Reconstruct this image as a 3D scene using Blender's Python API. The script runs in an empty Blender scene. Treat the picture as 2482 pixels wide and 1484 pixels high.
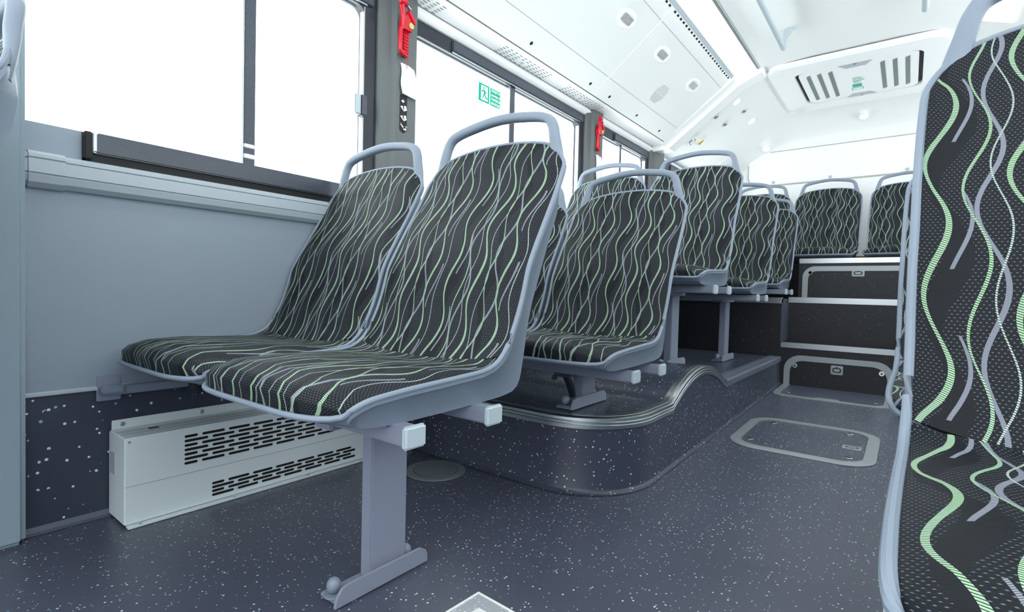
import bpy, bmesh, math, random
from mathutils import Vector, Matrix
random.seed(7)
SC = bpy.context.scene
COL = SC.collection
PI = math.pi

# ------------------------------------------------------------ camera
YAW, PITCH, ROLL, FPX = 0.65644187, 0.02806684, 0.0252538, 1246.6
f = Vector((-math.sin(YAW)*math.cos(PITCH), math.cos(YAW)*math.cos(PITCH), -math.sin(PITCH)))
r = Vector((math.cos(YAW), math.sin(YAW), 0)); u = r.cross(f)
r2 = r*math.cos(ROLL)+u*math.sin(ROLL); u2 = -r*math.sin(ROLL)+u*math.cos(ROLL)
cd = bpy.data.cameras.new('camera'); cam = bpy.data.objects.new('camera', cd); COL.objects.link(cam)
cd.sensor_width = 36; cd.lens = FPX/2482*36; cd.clip_start = 0.02
m = Matrix.Identity(4)
for i in range(3):
    m[i][0] = r2[i]; m[i][1] = u2[i]; m[i][2] = -f[i]
m[0][3], m[1][3], m[2][3] = 0, 0, 0.65
cam.matrix_world = m
SC.camera = cam
# ------------------------------------------------------------ daylight, exposure
SC.view_settings.view_transform = 'Standard'; SC.view_settings.look = 'None'
SC.view_settings.exposure = 0.0; SC.view_settings.gamma = 1; SC.view_settings.use_curve_mapping = False
W = bpy.data.worlds.new('sky'); SC.world = W; W.use_nodes = True
bg = W.node_tree.nodes['Background']; bg.inputs[0].default_value = (0.93, 0.975, 1, 1)
_tc = W.node_tree.nodes.new('ShaderNodeTexCoord'); _sp = W.node_tree.nodes.new('ShaderNodeSeparateXYZ'); _mr = W.node_tree.nodes.new('ShaderNodeMapRange')
W.node_tree.links.new(_tc.outputs['Generated'], _sp.inputs[0]); W.node_tree.links.new(_sp.outputs[2], _mr.inputs[0])
_mr.inputs[1].default_value = -.05; _mr.inputs[2].default_value = .05      # bright overcast sky; brighter lower half added to lift the ceiling
_mr.inputs[3].default_value = 5.9; _mr.inputs[4].default_value = 3.9
W.node_tree.links.new(_mr.outputs[0], bg.inputs[1])

# ------------------------------------------------------------ materials
def mat(name, col, rough=.5, metal=0, spec=.5, bump=0, bscale=300, aniso=None):
    M = bpy.data.materials.new(name); M.use_nodes = True; nt = M.node_tree
    b = nt.nodes['Principled BSDF']; b.inputs['Base Color'].default_value = (*col, 1)
    b.inputs['Roughness'].default_value = rough; b.inputs['Metallic'].default_value = metal
    b.inputs['Specular IOR Level'].default_value = spec
    tc = nt.nodes.new('ShaderNodeTexCoord')
    n = nt.nodes.new('ShaderNodeTexNoise'); n.inputs['Scale'].default_value = bscale; n.inputs['Detail'].default_value = 3
    if aniso:
        mp = nt.nodes.new('ShaderNodeMapping'); mp.inputs['Scale'].default_value = aniso
        nt.links.new(tc.outputs['Object'], mp.inputs[0]); nt.links.new(mp.outputs[0], n.inputs['Vector'])
    else:
        nt.links.new(tc.outputs['Object'], n.inputs['Vector'])
    if bump:
        bp = nt.nodes.new('ShaderNodeBump'); bp.inputs['Strength'].default_value = bump; bp.inputs['Distance'].default_value = .001
        nt.links.new(n.outputs['Fac'], bp.inputs['Height']); nt.links.new(bp.outputs[0], b.inputs['Normal'])
    mr = nt.nodes.new('ShaderNodeMapRange'); mr.inputs[3].default_value = max(0, rough-.05); mr.inputs[4].default_value = min(1, rough+.05)
    nt.links.new(n.outputs['Fac'], mr.inputs[0]); nt.links.new(mr.outputs[0], b.inputs['Roughness'])
    return M
def srgb(h):
    c = [int(h[i:i+2], 16)/255 for i in (0, 2, 4)]
    return tuple(x/12.92 if x < .04045 else ((x+.055)/1.055)**2.4 for x in c)

def emis(name, col, s):
    M = bpy.data.materials.new(name); M.use_nodes = True; nt = M.node_tree
    nt.nodes.clear(); e = nt.nodes.new('ShaderNodeEmission'); o = nt.nodes.new('ShaderNodeOutputMaterial')
    e.inputs[0].default_value = (*col, 1); e.inputs[1].default_value = s; nt.links.new(e.outputs[0], o.inputs[0]); return M

def math_n(nt, op, a, b=None, c=None):
    n = nt.nodes.new('ShaderNodeMath'); n.operation = op
    for i, v in enumerate((a, b, c)):
        if v is None: continue
        if isinstance(v, (int, float)): n.inputs[i].default_value = v
        else: nt.links.new(v, n.inputs[i])
    return n.outputs[0]

def speckle(name, base, dens=.055, scale=95, rough=.38, dim=1, sz=.2):
    M = bpy.data.materials.new(name); M.use_nodes = True; nt = M.node_tree
    b = nt.nodes['Principled BSDF']; b.inputs['Roughness'].default_value = rough
    tc = nt.nodes.new('ShaderNodeTexCoord')
    v = nt.nodes.new('ShaderNodeTexVoronoi'); v.inputs['Scale'].default_value = scale
    mp = nt.nodes.new('ShaderNodeMapping'); mp.inputs['Rotation'].default_value = (.4, .7, .3); mp.inputs['Location'].default_value = (.13, .37, .21)
    nt.links.new(tc.outputs['Object'], mp.inputs[0]); nt.links.new(mp.outputs[0], v.inputs['Vector'])
    sep = nt.nodes.new('ShaderNodeSeparateColor'); nt.links.new(v.outputs['Color'], sep.inputs[0])
    pick = math_n(nt, 'LESS_THAN', sep.outputs[0], dens)
    size = math_n(nt, 'MULTIPLY_ADD', sep.outputs[1], .24, sz)
    near = math_n(nt, 'LESS_THAN', v.outputs['Distance'], size)
    mask = math_n(nt, 'MULTIPLY', pick, near)
    cr = nt.nodes.new('ShaderNodeMix'); cr.data_type = 'RGBA'
    cr.inputs[6].default_value = (.75*dim, .8*dim, .85*dim, 1); cr.inputs[7].default_value = (.25*dim, .45*dim, .6*dim, 1)
    nt.links.new(math_n(nt, 'GREATER_THAN', sep.outputs[2], .7), cr.inputs[0])
    no = nt.nodes.new('ShaderNodeTexNoise'); no.inputs['Scale'].default_value = 1.7; no.inputs['Detail'].default_value = 5
    nt.links.new(tc.outputs['Object'], no.inputs['Vector'])
    mb = nt.nodes.new('ShaderNodeMix'); mb.data_type = 'RGBA'
    mb.inputs[6].default_value = (*[x*.88 for x in base], 1); mb.inputs[7].default_value = (*[x*1.12 for x in base], 1)
    nt.links.new(no.outputs[0], mb.inputs[0])
    mx = nt.nodes.new('ShaderNodeMix'); mx.data_type = 'RGBA'
    nt.links.new(mask, mx.inputs[0]); nt.links.new(mb.outputs[2], mx.inputs[6]); nt.links.new(cr.outputs[2], mx.inputs[7])
    nt.links.new(mx.outputs[2], b.inputs['Base Color'])
    n2 = nt.nodes.new('ShaderNodeTexNoise'); n2.inputs['Scale'].default_value = 420; nt.links.new(tc.outputs['Object'], n2.inputs['Vector'])
    bp = nt.nodes.new('ShaderNodeBump'); bp.inputs['Strength'].default_value = .25; bp.inputs['Distance'].default_value = .001
    nt.links.new(n2.outputs[0], bp.inputs['Height']); nt.links.new(bp.outputs[0], b.inputs['Normal'])
    return M

def fabric(name):
    """dark woven cloth with dots and wavy green / grey bands; UV is in metres (x across, y along the seat)"""
    M = bpy.data.materials.new(name); M.use_nodes = True; nt = M.node_tree
    b = nt.nodes['Principled BSDF']; b.inputs['Roughness'].default_value = .6; b.inputs['Specular IOR Level'].default_value = .24
    uv = nt.nodes.new('ShaderNodeUVMap'); sx = nt.nodes.new('ShaderNodeSeparateXYZ'); nt.links.new(uv.outputs[0], sx.inputs[0])
    U, V = sx.outputs[0], sx.outputs[1]
    base = (.006, .008, .012, 1)
    # woven dots, rows staggered
    p = .0046
    row = math_n(nt, 'FLOOR', math_n(nt, 'DIVIDE', V, p))
    sh = math_n(nt, 'MULTIPLY', math_n(nt, 'MODULO', row, 2), .5)
    du = math_n(nt, 'SUBTRACT', math_n(nt, 'FRACT', math_n(nt, 'ADD', math_n(nt, 'DIVIDE', U, p*1.15), sh)), .5)
    dv = math_n(nt, 'SUBTRACT', math_n(nt, 'FRACT', math_n(nt, 'DIVIDE', V, p)), .5)
    dd = math_n(nt, 'ADD', math_n(nt, 'ABSOLUTE', du), math_n(nt, 'MULTIPLY', math_n(nt, 'ABSOLUTE', dv), 1.6))
    dots = math_n(nt, 'LESS_THAN', dd, .24)
    def wave(u0, A, lam, ph, w, mod, P=.19, A2=.0, lam2=.4, ph2=0, cut=None):
        s = math_n(nt, 'MULTIPLY', math_n(nt, 'SINE', math_n(nt, 'MULTIPLY_ADD', V, 2*PI/lam, ph)), A)
        s2 = math_n(nt, 'MULTIPLY_ADD', math_n(nt, 'SINE', math_n(nt, 'MULTIPLY_ADD', V, 2*PI/lam2, ph2)), A2, s)
        d = math_n(nt, 'ABSOLUTE', math_n(nt, 'WRAP', math_n(nt, 'SUBTRACT', math_n(nt, 'SUBTRACT', U, u0), s2), -P/2, P/2))
        # wrap order: value, max, min
        nn = d.node.inputs[0].links[0].from_node; nn.inputs[1].default_value = P/2; nn.inputs[2].default_value = -P/2
        ww = math_n(nt, 'MULTIPLY_ADD', math_n(nt, 'SINE', math_n(nt, 'MULTIPLY_ADD', V, 2*PI/(lam*1.0), ph+1.2)), w*mod, w)
        mk = math_n(nt, 'LESS_THAN', d, ww)
        if cut is not None:
            g = math_n(nt, 'GREATER_THAN', math_n(nt, 'SINE', math_n(nt, 'MULTIPLY_ADD', V, 2*PI/lam, cut)), -.25)
            mk = math_n(nt, 'MULTIPLY', mk, g)
        return mk
    def mx(fac, a, c):
        n = nt.nodes.new('ShaderNodeMix'); n.data_type = 'RGBA'; nt.links.new(fac, n.inputs[0])
        if isinstance(a, tuple): n.inputs[6].default_value = a
        else: nt.links.new(a, n.inputs[6])
        if isinstance(c, tuple): n.inputs[7].default_value = c
        else: nt.links.new(c, n.inputs[7])
        return n.outputs[2]
    # plain dark bands without dots
    db = wave(.03, .014, .215, 2.0, .011, .5, P=.1225, A2=.004)
    nd = math_n(nt, 'MULTIPLY', dots, math_n(nt, 'SUBTRACT', 1, db))
    col = mx(nd, base, (.155, .175, .215, 1))
    hatch = math_n(nt, 'SINE', math_n(nt, 'ADD', math_n(nt, 'MULTIPLY', V, 2*PI/.0032), math_n(nt, 'MULTIPLY', U, 2*PI/.0075)))
    hg = math_n(nt, 'GREATER_THAN', hatch, -.45)
    hatch2 = math_n(nt, 'SINE', math_n(nt, 'ADD', math_n(nt, 'MULTIPLY', V, 2*PI/.0022), math_n(nt, 'MULTIPLY', U, -2*PI/.003)))
    hy = math_n(nt, 'GREATER_THAN', hatch2, -.6)
    grey = mx(hy, (.04, .045, .06, 1), (.27, .29, .35, 1))
    hn = nt.nodes.new('ShaderNodeTexNoise'); hn.inputs['Scale'].default_value = 9; nt.links.new(uv.outputs[0], hn.inputs['Vector'])
    gmix = mx(hn.outputs[0], (.36, .53, .27, 1), (.42, .62, .50, 1))
    green = mx(hg, (.02, .05, .025, 1), gmix)
    white = mx(hg, (.03, .04, .05, 1), (.50, .60, .54, 1))
    LM = .208; PP = .245
    for u0, A, ph, w_ in ((.074, .012, 3.0, .0026), (.168, .013, 4.0, .0028)):
        col = mx(wave(u0, A, LM, ph, w_, .15, P=PP, A2=.004), col, grey)
    for u0, ph, cu in ((.042, .2, .6), (.212, 1.6, 3.4)):
        col = mx(wave(u0, .012, LM, ph, .0019, .3, P=PP, cut=cu), col, grey)
    for u0, A, ph in ((.084, .010, .6), (.134, .010, 2.2), (.226, .009, 1.0)):
        col = mx(wave(u0, A, LM, ph, .0010, .1, P=PP, A2=.003), col, white)
    for u0, A, ph, w_ in ((.020, .014, .4, .0029), (.060, .012, 1.9, .0016), (.108, .015, 1.3, .0031), (.150, .012, .1, .0017), (.194, .014, .7, .0027)):
        col = mx(wave(u0, A, LM, ph, w_, .3, P=PP, A2=.0035), col, green)
    nt.links.new(col, b.inputs['Base Color'])
    bp = nt.nodes.new('ShaderNodeBump'); bp.inputs['Strength'].default_value = .3; bp.inputs['Distance'].default_value = .0006
    nt.links.new(dd, bp.inputs['Height']); nt.links.new(bp.outputs[0], b.inputs['Normal'])
    return M

def glass(name):
    M = bpy.data.materials.new(name); M.use_nodes = True; nt = M.node_tree; nt.nodes.clear()
    o = nt.nodes.new('ShaderNodeOutputMaterial'); mi = nt.nodes.new('ShaderNodeMixShader'); t = nt.nodes.new('ShaderNodeBsdfTransparent')
    g = nt.nodes.new('ShaderNodeBsdfGlossy'); g.inputs['Roughness'].default_value = .02; lw = nt.nodes.new('ShaderNodeLayerWeight'); lw.inputs[0].default_value = .5
    t.inputs[0].default_value = (.96, .985, .98, 1)
    nt.links.new(math_n(nt, 'MULTIPLY_ADD', math_n(nt, 'POWER', lw.outputs[1], 4), .12, .02), mi.inputs[0]); nt.links.new(t.outputs[0], mi.inputs[1]); nt.links.new(g.outputs[0], mi.inputs[2]); nt.links.new(mi.outputs[0], o.inputs[0]); return M

PL = mat('seat_plastic', srgb('8591a0'), .42, bump=.25, bscale=900)
PLD = mat('cap_plastic', srgb('b9c6cc'), .45, bump=.2, bscale=700)
MET = mat('painted_steel', srgb('8e94a6'), .38, bump=.1, bscale=500)
DST = mat('dark_steel', srgb('3c4250'), .4)
ALU = mat('brushed_aluminium', srgb('b9bfc2'), .32, 1, aniso=(900, 15, 900), bscale=1)
HEA = mat('heater_sheet', srgb('e0e9ec'), .4, 0, aniso=(8, 8, 400), bscale=2)
WALLM = mat('grey_wall_panel', srgb('9aa6b2'), .5, bump=.5, bscale=420)
LEDGE = mat('ledge_plastic', srgb('b2bcc4'), .4)
POST = mat('partition_plastic', srgb('94a5b0'), .45, bump=.4, bscale=500)
CEI = mat('ceiling_panel', srgb('f4f5f3'), .45, bump=.05, bscale=200)
CEI2 = mat('white_moulding', srgb('fafafa'), .3)
SEAM = mat('seam_grey', srgb('80827a'), .6)
SEAM2 = mat('pale_seam', srgb('b9b8b0'), .6)
DARK = mat('window_rubber', srgb('232833'), .3)
DARK2 = mat('window_rail', srgb('454b57'), .28)
PIL = mat('pillar_grey', srgb('646a6b'), .4, bump=.2, bscale=300)
BLACK = mat('black', (.006, .006, .007), .6)
RED = mat('red_plastic', srgb('d4102a'), .25)
LIME = mat('lime_disc', srgb('c2cf7a'), .4)
WHITE = mat('white_print', srgb('f2f2f2'), .5)
CARD = mat('clear_cover', srgb('f4f6f6'), .25)
GREEN = mat('sign_green', srgb('10b090'), .5)
YEL = mat('warning_yellow', srgb('e8b820'), .5)
CHR = mat('chrome', srgb('d8dcdc'), .15, 1)
SLOT = mat('slot_grey', srgb('7c8882'), .6)
ORG = mat('wood_panel', srgb('9a6a45'), .5)
FLOOR = speckle('speckled_vinyl', srgb('4c505f'), dens=.14, scale=165, rough=.31, dim=.95, sz=.17)
WALLS = speckle('speckled_wall_vinyl', srgb('3a3f50'), dens=.11, scale=100, rough=.45)
PODM = speckle('speckled_platform_vinyl', srgb('3c4050'), dens=.13, scale=135, rough=.31, dim=.9, sz=.18)
STEPM = speckle('dark_step_vinyl', srgb('17181e'), dens=.02, scale=190, rough=.5, dim=.35)
FAB = fabric('wavy_seat_fabric')
GL = glass('pane_glass')
LAMP = emis('lamp_white', (1, 1, 1), 5.0)
LAMP2 = emis('downlight_white', (1, 1, 1), 3.0)

# ------------------------------------------------------------ mesh helpers
class MB:
    def __init__(s): s.v = []; s.f = []; s.m = []
    def add(s, vs, fs, mi=0):
        o = len(s.v); s.v += [tuple(v) for v in vs]; s.f += [tuple(i+o for i in q) for q in fs]; s.m += [mi]*len(fs); return s
    def box(s, x0, x1, y0, y1, z0, z1, bev=0, M=None, mi=0, seg=2):
        bm = bmesh.new(); bmesh.ops.create_cube(bm, size=1)
        for v in bm.verts: v.co = Vector(((x0+x1)/2+v.co.x*(x1-x0), (y0+y1)/2+v.co.y*(y1-y0), (z0+z1)/2+v.co.z*(z1-z0)))
        if bev: bmesh.ops.bevel(bm, geom=bm.edges[:], offset=bev, segments=seg, affect='EDGES', clamp_overlap=True)
        return s.bm(bm, M, mi)
    def bm(s, bm, M=None, mi=0):
        bm.verts.ensure_lookup_table()
        for i, v in enumerate(bm.verts): v.index = i
        s.add([(M @ v.co) if M else v.co.copy() for v in bm.verts], [[v.index for v in q.verts] for q in bm.faces], mi); bm.free(); return s
    def cyl(s, c, axis, rad, h, n=24, mi=0, bev=0, sq=1, rad2=None):
        """disc-ended cylinder starting at c along axis"""
        a = Vector(axis).normalized(); t = a.orthogonal().normalized(); b = a.cross(t); c = Vector(c)
        rad2 = rad if rad2 is None else rad2
        prof = [(rad, 0), (rad2, h)] if not bev else [(rad-bev, 0), (rad, bev), (rad2, h-bev), (rad2-bev, h)]
        vs = []; fs = []
        for (q, z) in prof:
            for i in range(n):
                an = 2*PI*i/n; vs.append(c+a*z+t*math.cos(an)*q+b*math.sin(an)*q*sq)
        for k in range(len(prof)-1):
            for i in range(n): fs.append((k*n+i, k*n+(i+1) % n, (k+1)*n+(i+1) % n, (k+1)*n+i))
        fs.append(tuple(reversed(range(n)))); fs.append(tuple(range((len(prof)-1)*n, len(prof)*n)))
        return s.add(vs, fs, mi)
    def sphere(s, c, rad, sc=(1, 1, 1), mi=0):
        bm = bmesh.new(); bmesh.ops.create_uvsphere(bm, u_segments=20, v_segments=12, radius=rad)
        return s.bm(bm, Matrix.Translation(c) @ Matrix.Diagonal((*sc, 1)), mi)
    def sweep(s, path, secs, closed=False, up=(0, 0, 1), mi=0, caps=True, n=14, sup=2.6):
        """superellipse tube along path; secs = (half width, half height) per point"""
        P = [Vector(p) for p in path]; N = len(P); vs = []; fs = []
        for i, p in enumerate(P):
            a = P[(i+1) % N] if (closed or i < N-1) else P[i]; bb = P[i-1] if (closed or i > 0) else P[i]
            t = (a-bb).normalized(); upv = Vector(up); sd = t.cross(upv)
            if sd.length < 1e-4: sd = t.orthogonal()
            sd.normalize(); nn = sd.cross(t).normalized(); w, h = secs[i] if isinstance(secs, list) else secs
            for k in range(n):
                an = 2*PI*k/n; cx, cy = math.cos(an), math.sin(an)
                x = math.copysign(abs(cx)**(2/sup), cx)*w; y = math.copysign(abs(cy)**(2/sup), cy)*h
                vs.append(p+sd*x+nn*y)
        for i in range(N if closed else N-1):
            j = (i+1) % N
            for k in range(n): fs.append((i*n+k, i*n+(k+1) % n, j*n+(k+1) % n, j*n+k))
        if caps and not closed: fs.append(tuple(reversed(range(n)))); fs.append(tuple(range((N-1)*n, N*n)))
        return s.add(vs, fs, mi)
    def prism(s, pts, dirv, mi=0):
        """planar polygon (3D points) pushed along dirv"""
        P = [Vector(p) for p in pts]; d = Vector(dirv); n = len(P)
        fs = [tuple(range(n)), tuple(reversed(range(n, 2*n)))]+[(i, n+i, n+(i+1) % n, (i+1) % n) for i in range(n)]
        return s.add(P+[p+d for p in P], fs, mi)
    def strip(s, sec, y0, y1, mi=0, ny=1, closed=False):
        """section in (x,z) extruded along y"""
        n = len(sec); vs = [(x, y0+(y1-y0)*k/ny, z) for k in range(ny+1) for x, z in sec]; fs = []
        for k in range(ny):
            for i in range(n if closed else n-1):
                j = (i+1) % n; fs.append((k*n+i, k*n+j, (k+1)*n+j, (k+1)*n+i))
        if closed: fs.append(tuple(range(n))); fs.append(tuple(reversed(range(ny*n, ny*n+n))))
        return s.add(vs, fs, mi)
    def build(s, name, mats, parent=None, loc=None, smooth=30):
        me = bpy.data.meshes.new(name); off = Vector(loc) if loc is not None else Vector((0, 0, 0))
        me.from_pydata([Vector(v)-off for v in s.v], [], s.f)
        if not isinstance(mats, (list, tuple)): mats = [mats]
        for q in mats: me.materials.append(q)
        if len(mats) > 1: me.polygons.foreach_set('material_index', s.m)
        bm = bmesh.new(); bm.from_mesh(me); bmesh.ops.recalc_face_normals(bm, faces=bm.faces[:]); bm.to_mesh(me); bm.free()
        me.shade_smooth(); me.set_sharp_from_angle(angle=math.radians(smooth)); me.update()
        o = bpy.data.objects.new(name, me); COL.objects.link(o)
        if loc is not None: o.location = loc
        if parent is not None: o.parent = parent
        return o

def tag(o, label=None, cat=None, group=None, kind=None):
    if label: o['label'] = label
    if cat: o['category'] = cat
    if group: o['group'] = group
    if kind: o['kind'] = kind
    return o
def thing(name, label, cat, loc=(0, 0, 0), group=None):
    o = bpy.data.objects.new(name, None); COL.objects.link(o); o.location = loc; o.empty_display_size = .05
    bpy.context.view_layer.update()
    return tag(o, label, cat, group)
def part(name, mb, mats, par, smooth=30):
    """mesh built in world coordinates, parented to a thing or part"""
    w = Vector((0, 0, 0)); p = par
    while p is not None: w += p.location; p = p.parent
    me_off = w
    mb.v = [tuple(Vector(v)-me_off) for v in mb.v]
    return mb.build(name, mats, par, smooth=smooth)
def struct(name, mb, mats, parent=None, smooth=30, label=None):
    o = mb.build(name, mats, parent, smooth=smooth)
    if parent is None: o['kind'] = 'structure'
    return o
def copy_tree(o, parent=None):
    c = o.copy(); COL.objects.link(c); c.parent = parent
    for ch in o.children: copy_tree(ch, c)
    return c
def text_mesh(body, size, M, bold=0):
    cu = bpy.data.curves.new('t', 'FONT'); cu.body = body; cu.size = size; cu.align_x = 'LEFT'; cu.extrude = .0003; cu.offset = bold
    o = bpy.data.objects.new('t', cu); COL.objects.link(o); bpy.context.view_layer.update()
    me = bpy.data.meshes.new_from_object(o.evaluated_get(bpy.context.evaluated_depsgraph_get()))
    vs = [M @ v.co for v in me.vertices]; fs = [tuple(q.vertices) for q in me.polygons]
    bpy.data.objects.remove(o); bpy.data.curves.remove(cu); bpy.data.meshes.remove(me)
    return vs, fs

XW, XR, YB = -1.745, 1.08, 5.62     # left wall, right wall, rear wall
def fz(y): return 0 if y < 1.35 else .0262*(min(y, 3.9)-1.35)

# ------------------------------------------------------------ floor
mb = MB(); ys = [-2.6, 0, 1.35, 1.6, 2.0, 2.4, 2.8, 3.2, 3.6, 3.9]
for a, b in zip(ys, ys[1:]):
    mb.add([(XW, a, fz(a)), (XR, a, fz(a)), (XR, b, fz(b)), (XW, b, fz(b))], [(0, 1, 2, 3)])
struct('floor', mb, FLOOR)

# ------------------------------------------------------------ left wall
mb = MB()
mb.strip([(XW, -.02), (XW, .358)], -2.6, YB, 0)                 # speckled vinyl
mb.strip([(XW+.004, .355), (XW+.006, .362), (XW+.005, .90)], -2.6, YB, 1)
mb.strip([(XW, .355), (XW+.004, .355)], -2.6, YB, 1)
mb.strip([(XW-.03, .985), (XW-.03, 1.05)], -2.6, YB, 2)
mb.strip([(XW+.005, .9), (XW-.03, .985)], -2.6, YB, 1)
mb.strip([(XW-.03, 1.76), (XW-.02, 2.5)], -2.6, YB, 1)
struct('wall_left', mb, [WALLS, WALLM, DARK])
# thin light strip closing the upper panel, and the cove at the floor
mb = MB(); mb.sweep([(XW+.006, y, .358) for y in (.2, 1.2, 3.0)], (.004, .006), n=8)
struct('trim_1', mb, LEDGE)
mb = MB()
mb.strip([(XW+.018, .001), (XW+.006, .005), (XW+.001, .018)], -2.6, 1.41, 0)
struct('baseboard_left', mb, mat('cove_grey', srgb('5c6070'), .4))
# ledge under the windows
mb = MB()
sec = [(XW, .967), (XW+.022, .965), (XW+.030, .958), (XW+.032, .950), (XW+.0285, .948), (XW+.033, .945), (XW+.035, .915), (XW+.031, .913), (XW+.034, .910), (XW+.030, .893), (XW+.018, .882), (XW, .880)]
mb.strip(sec, .26, YB-.2, 0, closed=True)
mb.strip([(XW+(x-XW)*1.12+.001, .925+(z-.925)*1.07) for x, z in sec], .275, .345, 0, closed=True)
struct('trim_2', mb, LEDGE)
# white moulding above the windows
mb = MB()
sec = [(XW-.02, 1.83), (XW+.003, 1.835), (XW+.014, 1.845), (XW+.02, 1.86), (XW+.018, 1.874), (XW-.02, 1.88)]
mb.strip(sec, -2.6, 4.25, 0, closed=True)
struct('trim_3', mb, CEI2)

# ------------------------------------------------------------ windows of the left wall
def window(name, y0, y1, mull, latch=False, sillfrom=None):
    e = bpy.data.objects.new(name, None); COL.objects.link(e); e.location = (XW, (y0+y1)/2, 1.4); e['kind'] = 'structure'
    zt, zb = 1.765, 1.045; yl = y0+.004; yr = y1
    X0, X1 = XW-.045, XW-.005
    # frame: outer rectangle, rounded inner corners
    def ring(yo0, yo1, zo0, zo1, yi0, yi1, zi0, zi1, rad, xa, xb):
        m_ = MB(); n = 6; inn = []; out = []
        cs = [(yi0+rad, zi0+rad, PI), (yi1-rad, zi0+rad, 1.5*PI), (yi1-rad, zi1-rad, 0), (yi0+rad, zi1-rad, .5*PI)]
        oc = [(yo0, zo0), (yo1, zo0), (yo1, zo1), (yo0, zo1)]
        for (cy, cz, a0), (oy, oz) in zip(cs, oc):
            for k in range(n+1):
                a = a0+k/n*PI/2; inn.append((cy+math.cos(a)*rad, cz+math.sin(a)*rad)); out.append((oy, oz))
        N = len(inn); vs = [(xb, *p) for p in inn]+[(xb, *p) for p in out]+[(xa, *p) for p in inn]+[(xa, *p) for p in out]; fs = []
        for i in range(N):
            j = (i+1) % N
            fs.append((i, j, N+j, N+i)); fs.append((i, j, 2*N+j, 2*N+i)); fs.append((2*N+i, 2*N+j, 3*N+j, 3*N+i)); fs.append((N+i, N+j, 3*N+j, 3*N+i))
        return m_.add(vs, fs)
    part('frame', ring(y0, y1, 1.0, 1.84, y0+(.012 if y0 > .5 else .0), y1-.055, zb, zt, .04, X0, X1), DARK, e)
    # top head rail standing proud, bright lower edge
    h = MB(); h.box(XW-.03, XW+.006, y0+.25 if y0 > 1 else y0, y1-.02, 1.775, 1.825, .004); part('head_rail', h, DARK2, e)
    h = MB(); h.box(XW-.03, XW+.002, y0+.25 if y0 > 1 else y0, y1-.05, 1.768, 1.774, .001); part('head_strip', h, ALU, e)
    # bottom rail
    ys = y0 if sillfrom is None else sillfrom
    h = MB(); h.box(XW-.04, XW+.014, ys, y1-.01, .990, 1.046, .004); part('bottom_rail', h, DARK2, e)
    h = MB(); h.box(XW-.04, XW+.004, ys-.012, y1, .968, .99, 0); part('rubber_seal', h, BLACK, e)
    if sillfrom is not None:
        h = MB(); h.box(XW-.04, XW+.022, ys-.02, ys-.001, .972, 1.044, .003); part('rail_end', h, BLACK, e)
        h = MB(); h.box(XW-.04, XW+.016, ys-.002, ys+.012, .992, 1.050, .004); part('end_cap', h, ALU, e)
        h = MB(); h.box(XW-.04, XW+.002, .2, ys-.02, .96, 1.043, .002); part('corner_panel', h, WALLM, e)
    h = MB(); h.box(XW-.04, XW-.012, mull[0], mull[1], zb-.005, zt+.005, .003); part('mullion', h, DARK2, e)
    h = MB(); h.box(XW-.035, XW-.006, mull[0]-.006, mull[0]-.001, zb-.005, zt+.005, .001); part('mullion_strip', h, ALU, e)
    if mull[2]:
        h = MB(); h.box(XW-.03, XW-.009, mull[0]+.002, mull[1]-.002, 1.07, 1.085, .002); h.box(XW-.03, XW-.009, mull[0]+.002, mull[1]-.002, 1.105, 1.118, .002); part('fixing_clip', h, CEI2, e)
    h = MB(); h.box(XW-.03, XW-.004, y1-.062, y1-.056, zb, zt, .001); part('side_strip', h, ALU, e)
    g = MB(); g.box(XW-.030, XW-.026, y0-.02 if y0 > .5 else y0, mull[0], zb-.01, zt+.01); part('glass', g, GL, e)
    g = MB(); g.box(XW-.038, XW-.034, mull[1], y1-.04, zb-.01, zt+.01); part('glass', g, GL, e)
    if latch:
        h = MB(); h.box(XW-.008, XW+.03, 1.232, 1.262, 1.325, 1.405, .004); part('latch', h, DARK2, e)
        h = MB(); h.box(XW-.006, XW+.034, 1.203, 1.231, 1.322, 1.402, .005); part('latch_pad', h, PLD, e)
    return e
window('window_1', .20, 1.325, (.805, .845, True), True, .405)
window('window_2', 1.505, 3.0, (2.212, 2.262, False))
window('window_3', 3.19, 4.065, (3.545, 3.585, False))
window('window_4', 4.30, 5.4, (4.85, 4.89, False))
window('window_5', -2.4, .20, (-1.2, -1.16, False))
# pillars
for n, (a, b) in zip((4, 5, 6), ((1.325, 1.505), (3.0, 3.19), (4.065, 4.30))):
    mb = MB()
    pts = [(XW-.05, a), (XW+.004, a), (XW+.014, a+.006), (XW+.020, a+.055), (XW+.040, a+.068), (XW+.042, b-.008), (XW+.036, b), (XW-.05, b)]
    mb.prism([(x, y, .967) for x, y in pts], (0, 0, .912))
    struct('trim_%d' % n, mb, PIL)

# ------------------------------------------------------------ partition post at the far left
mb = MB(); mb.box(-1.95, -1.69, .06, .268, .0, 2.4, .012, seg=3)
o = struct('trim_7', mb, POST)

# ------------------------------------------------------------ duct above the windows
P0, P1, P2 = (-1.60, 1.88), (-1.09, 2.27), (-.94, 2.33)
sl = Vector((P1[0]-P0[0], 0, P1[1]-P0[1])); SLL = sl.length; sl.normalize(); sn = Vector((sl.z, 0, -sl.x))  # sn faces the cabin
def on_slant(x, y, off=0):
    t = (x-P0[0])/sl.x; return Vector((P0[0], y, P0[1]))+sl*t+sn*off
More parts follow.
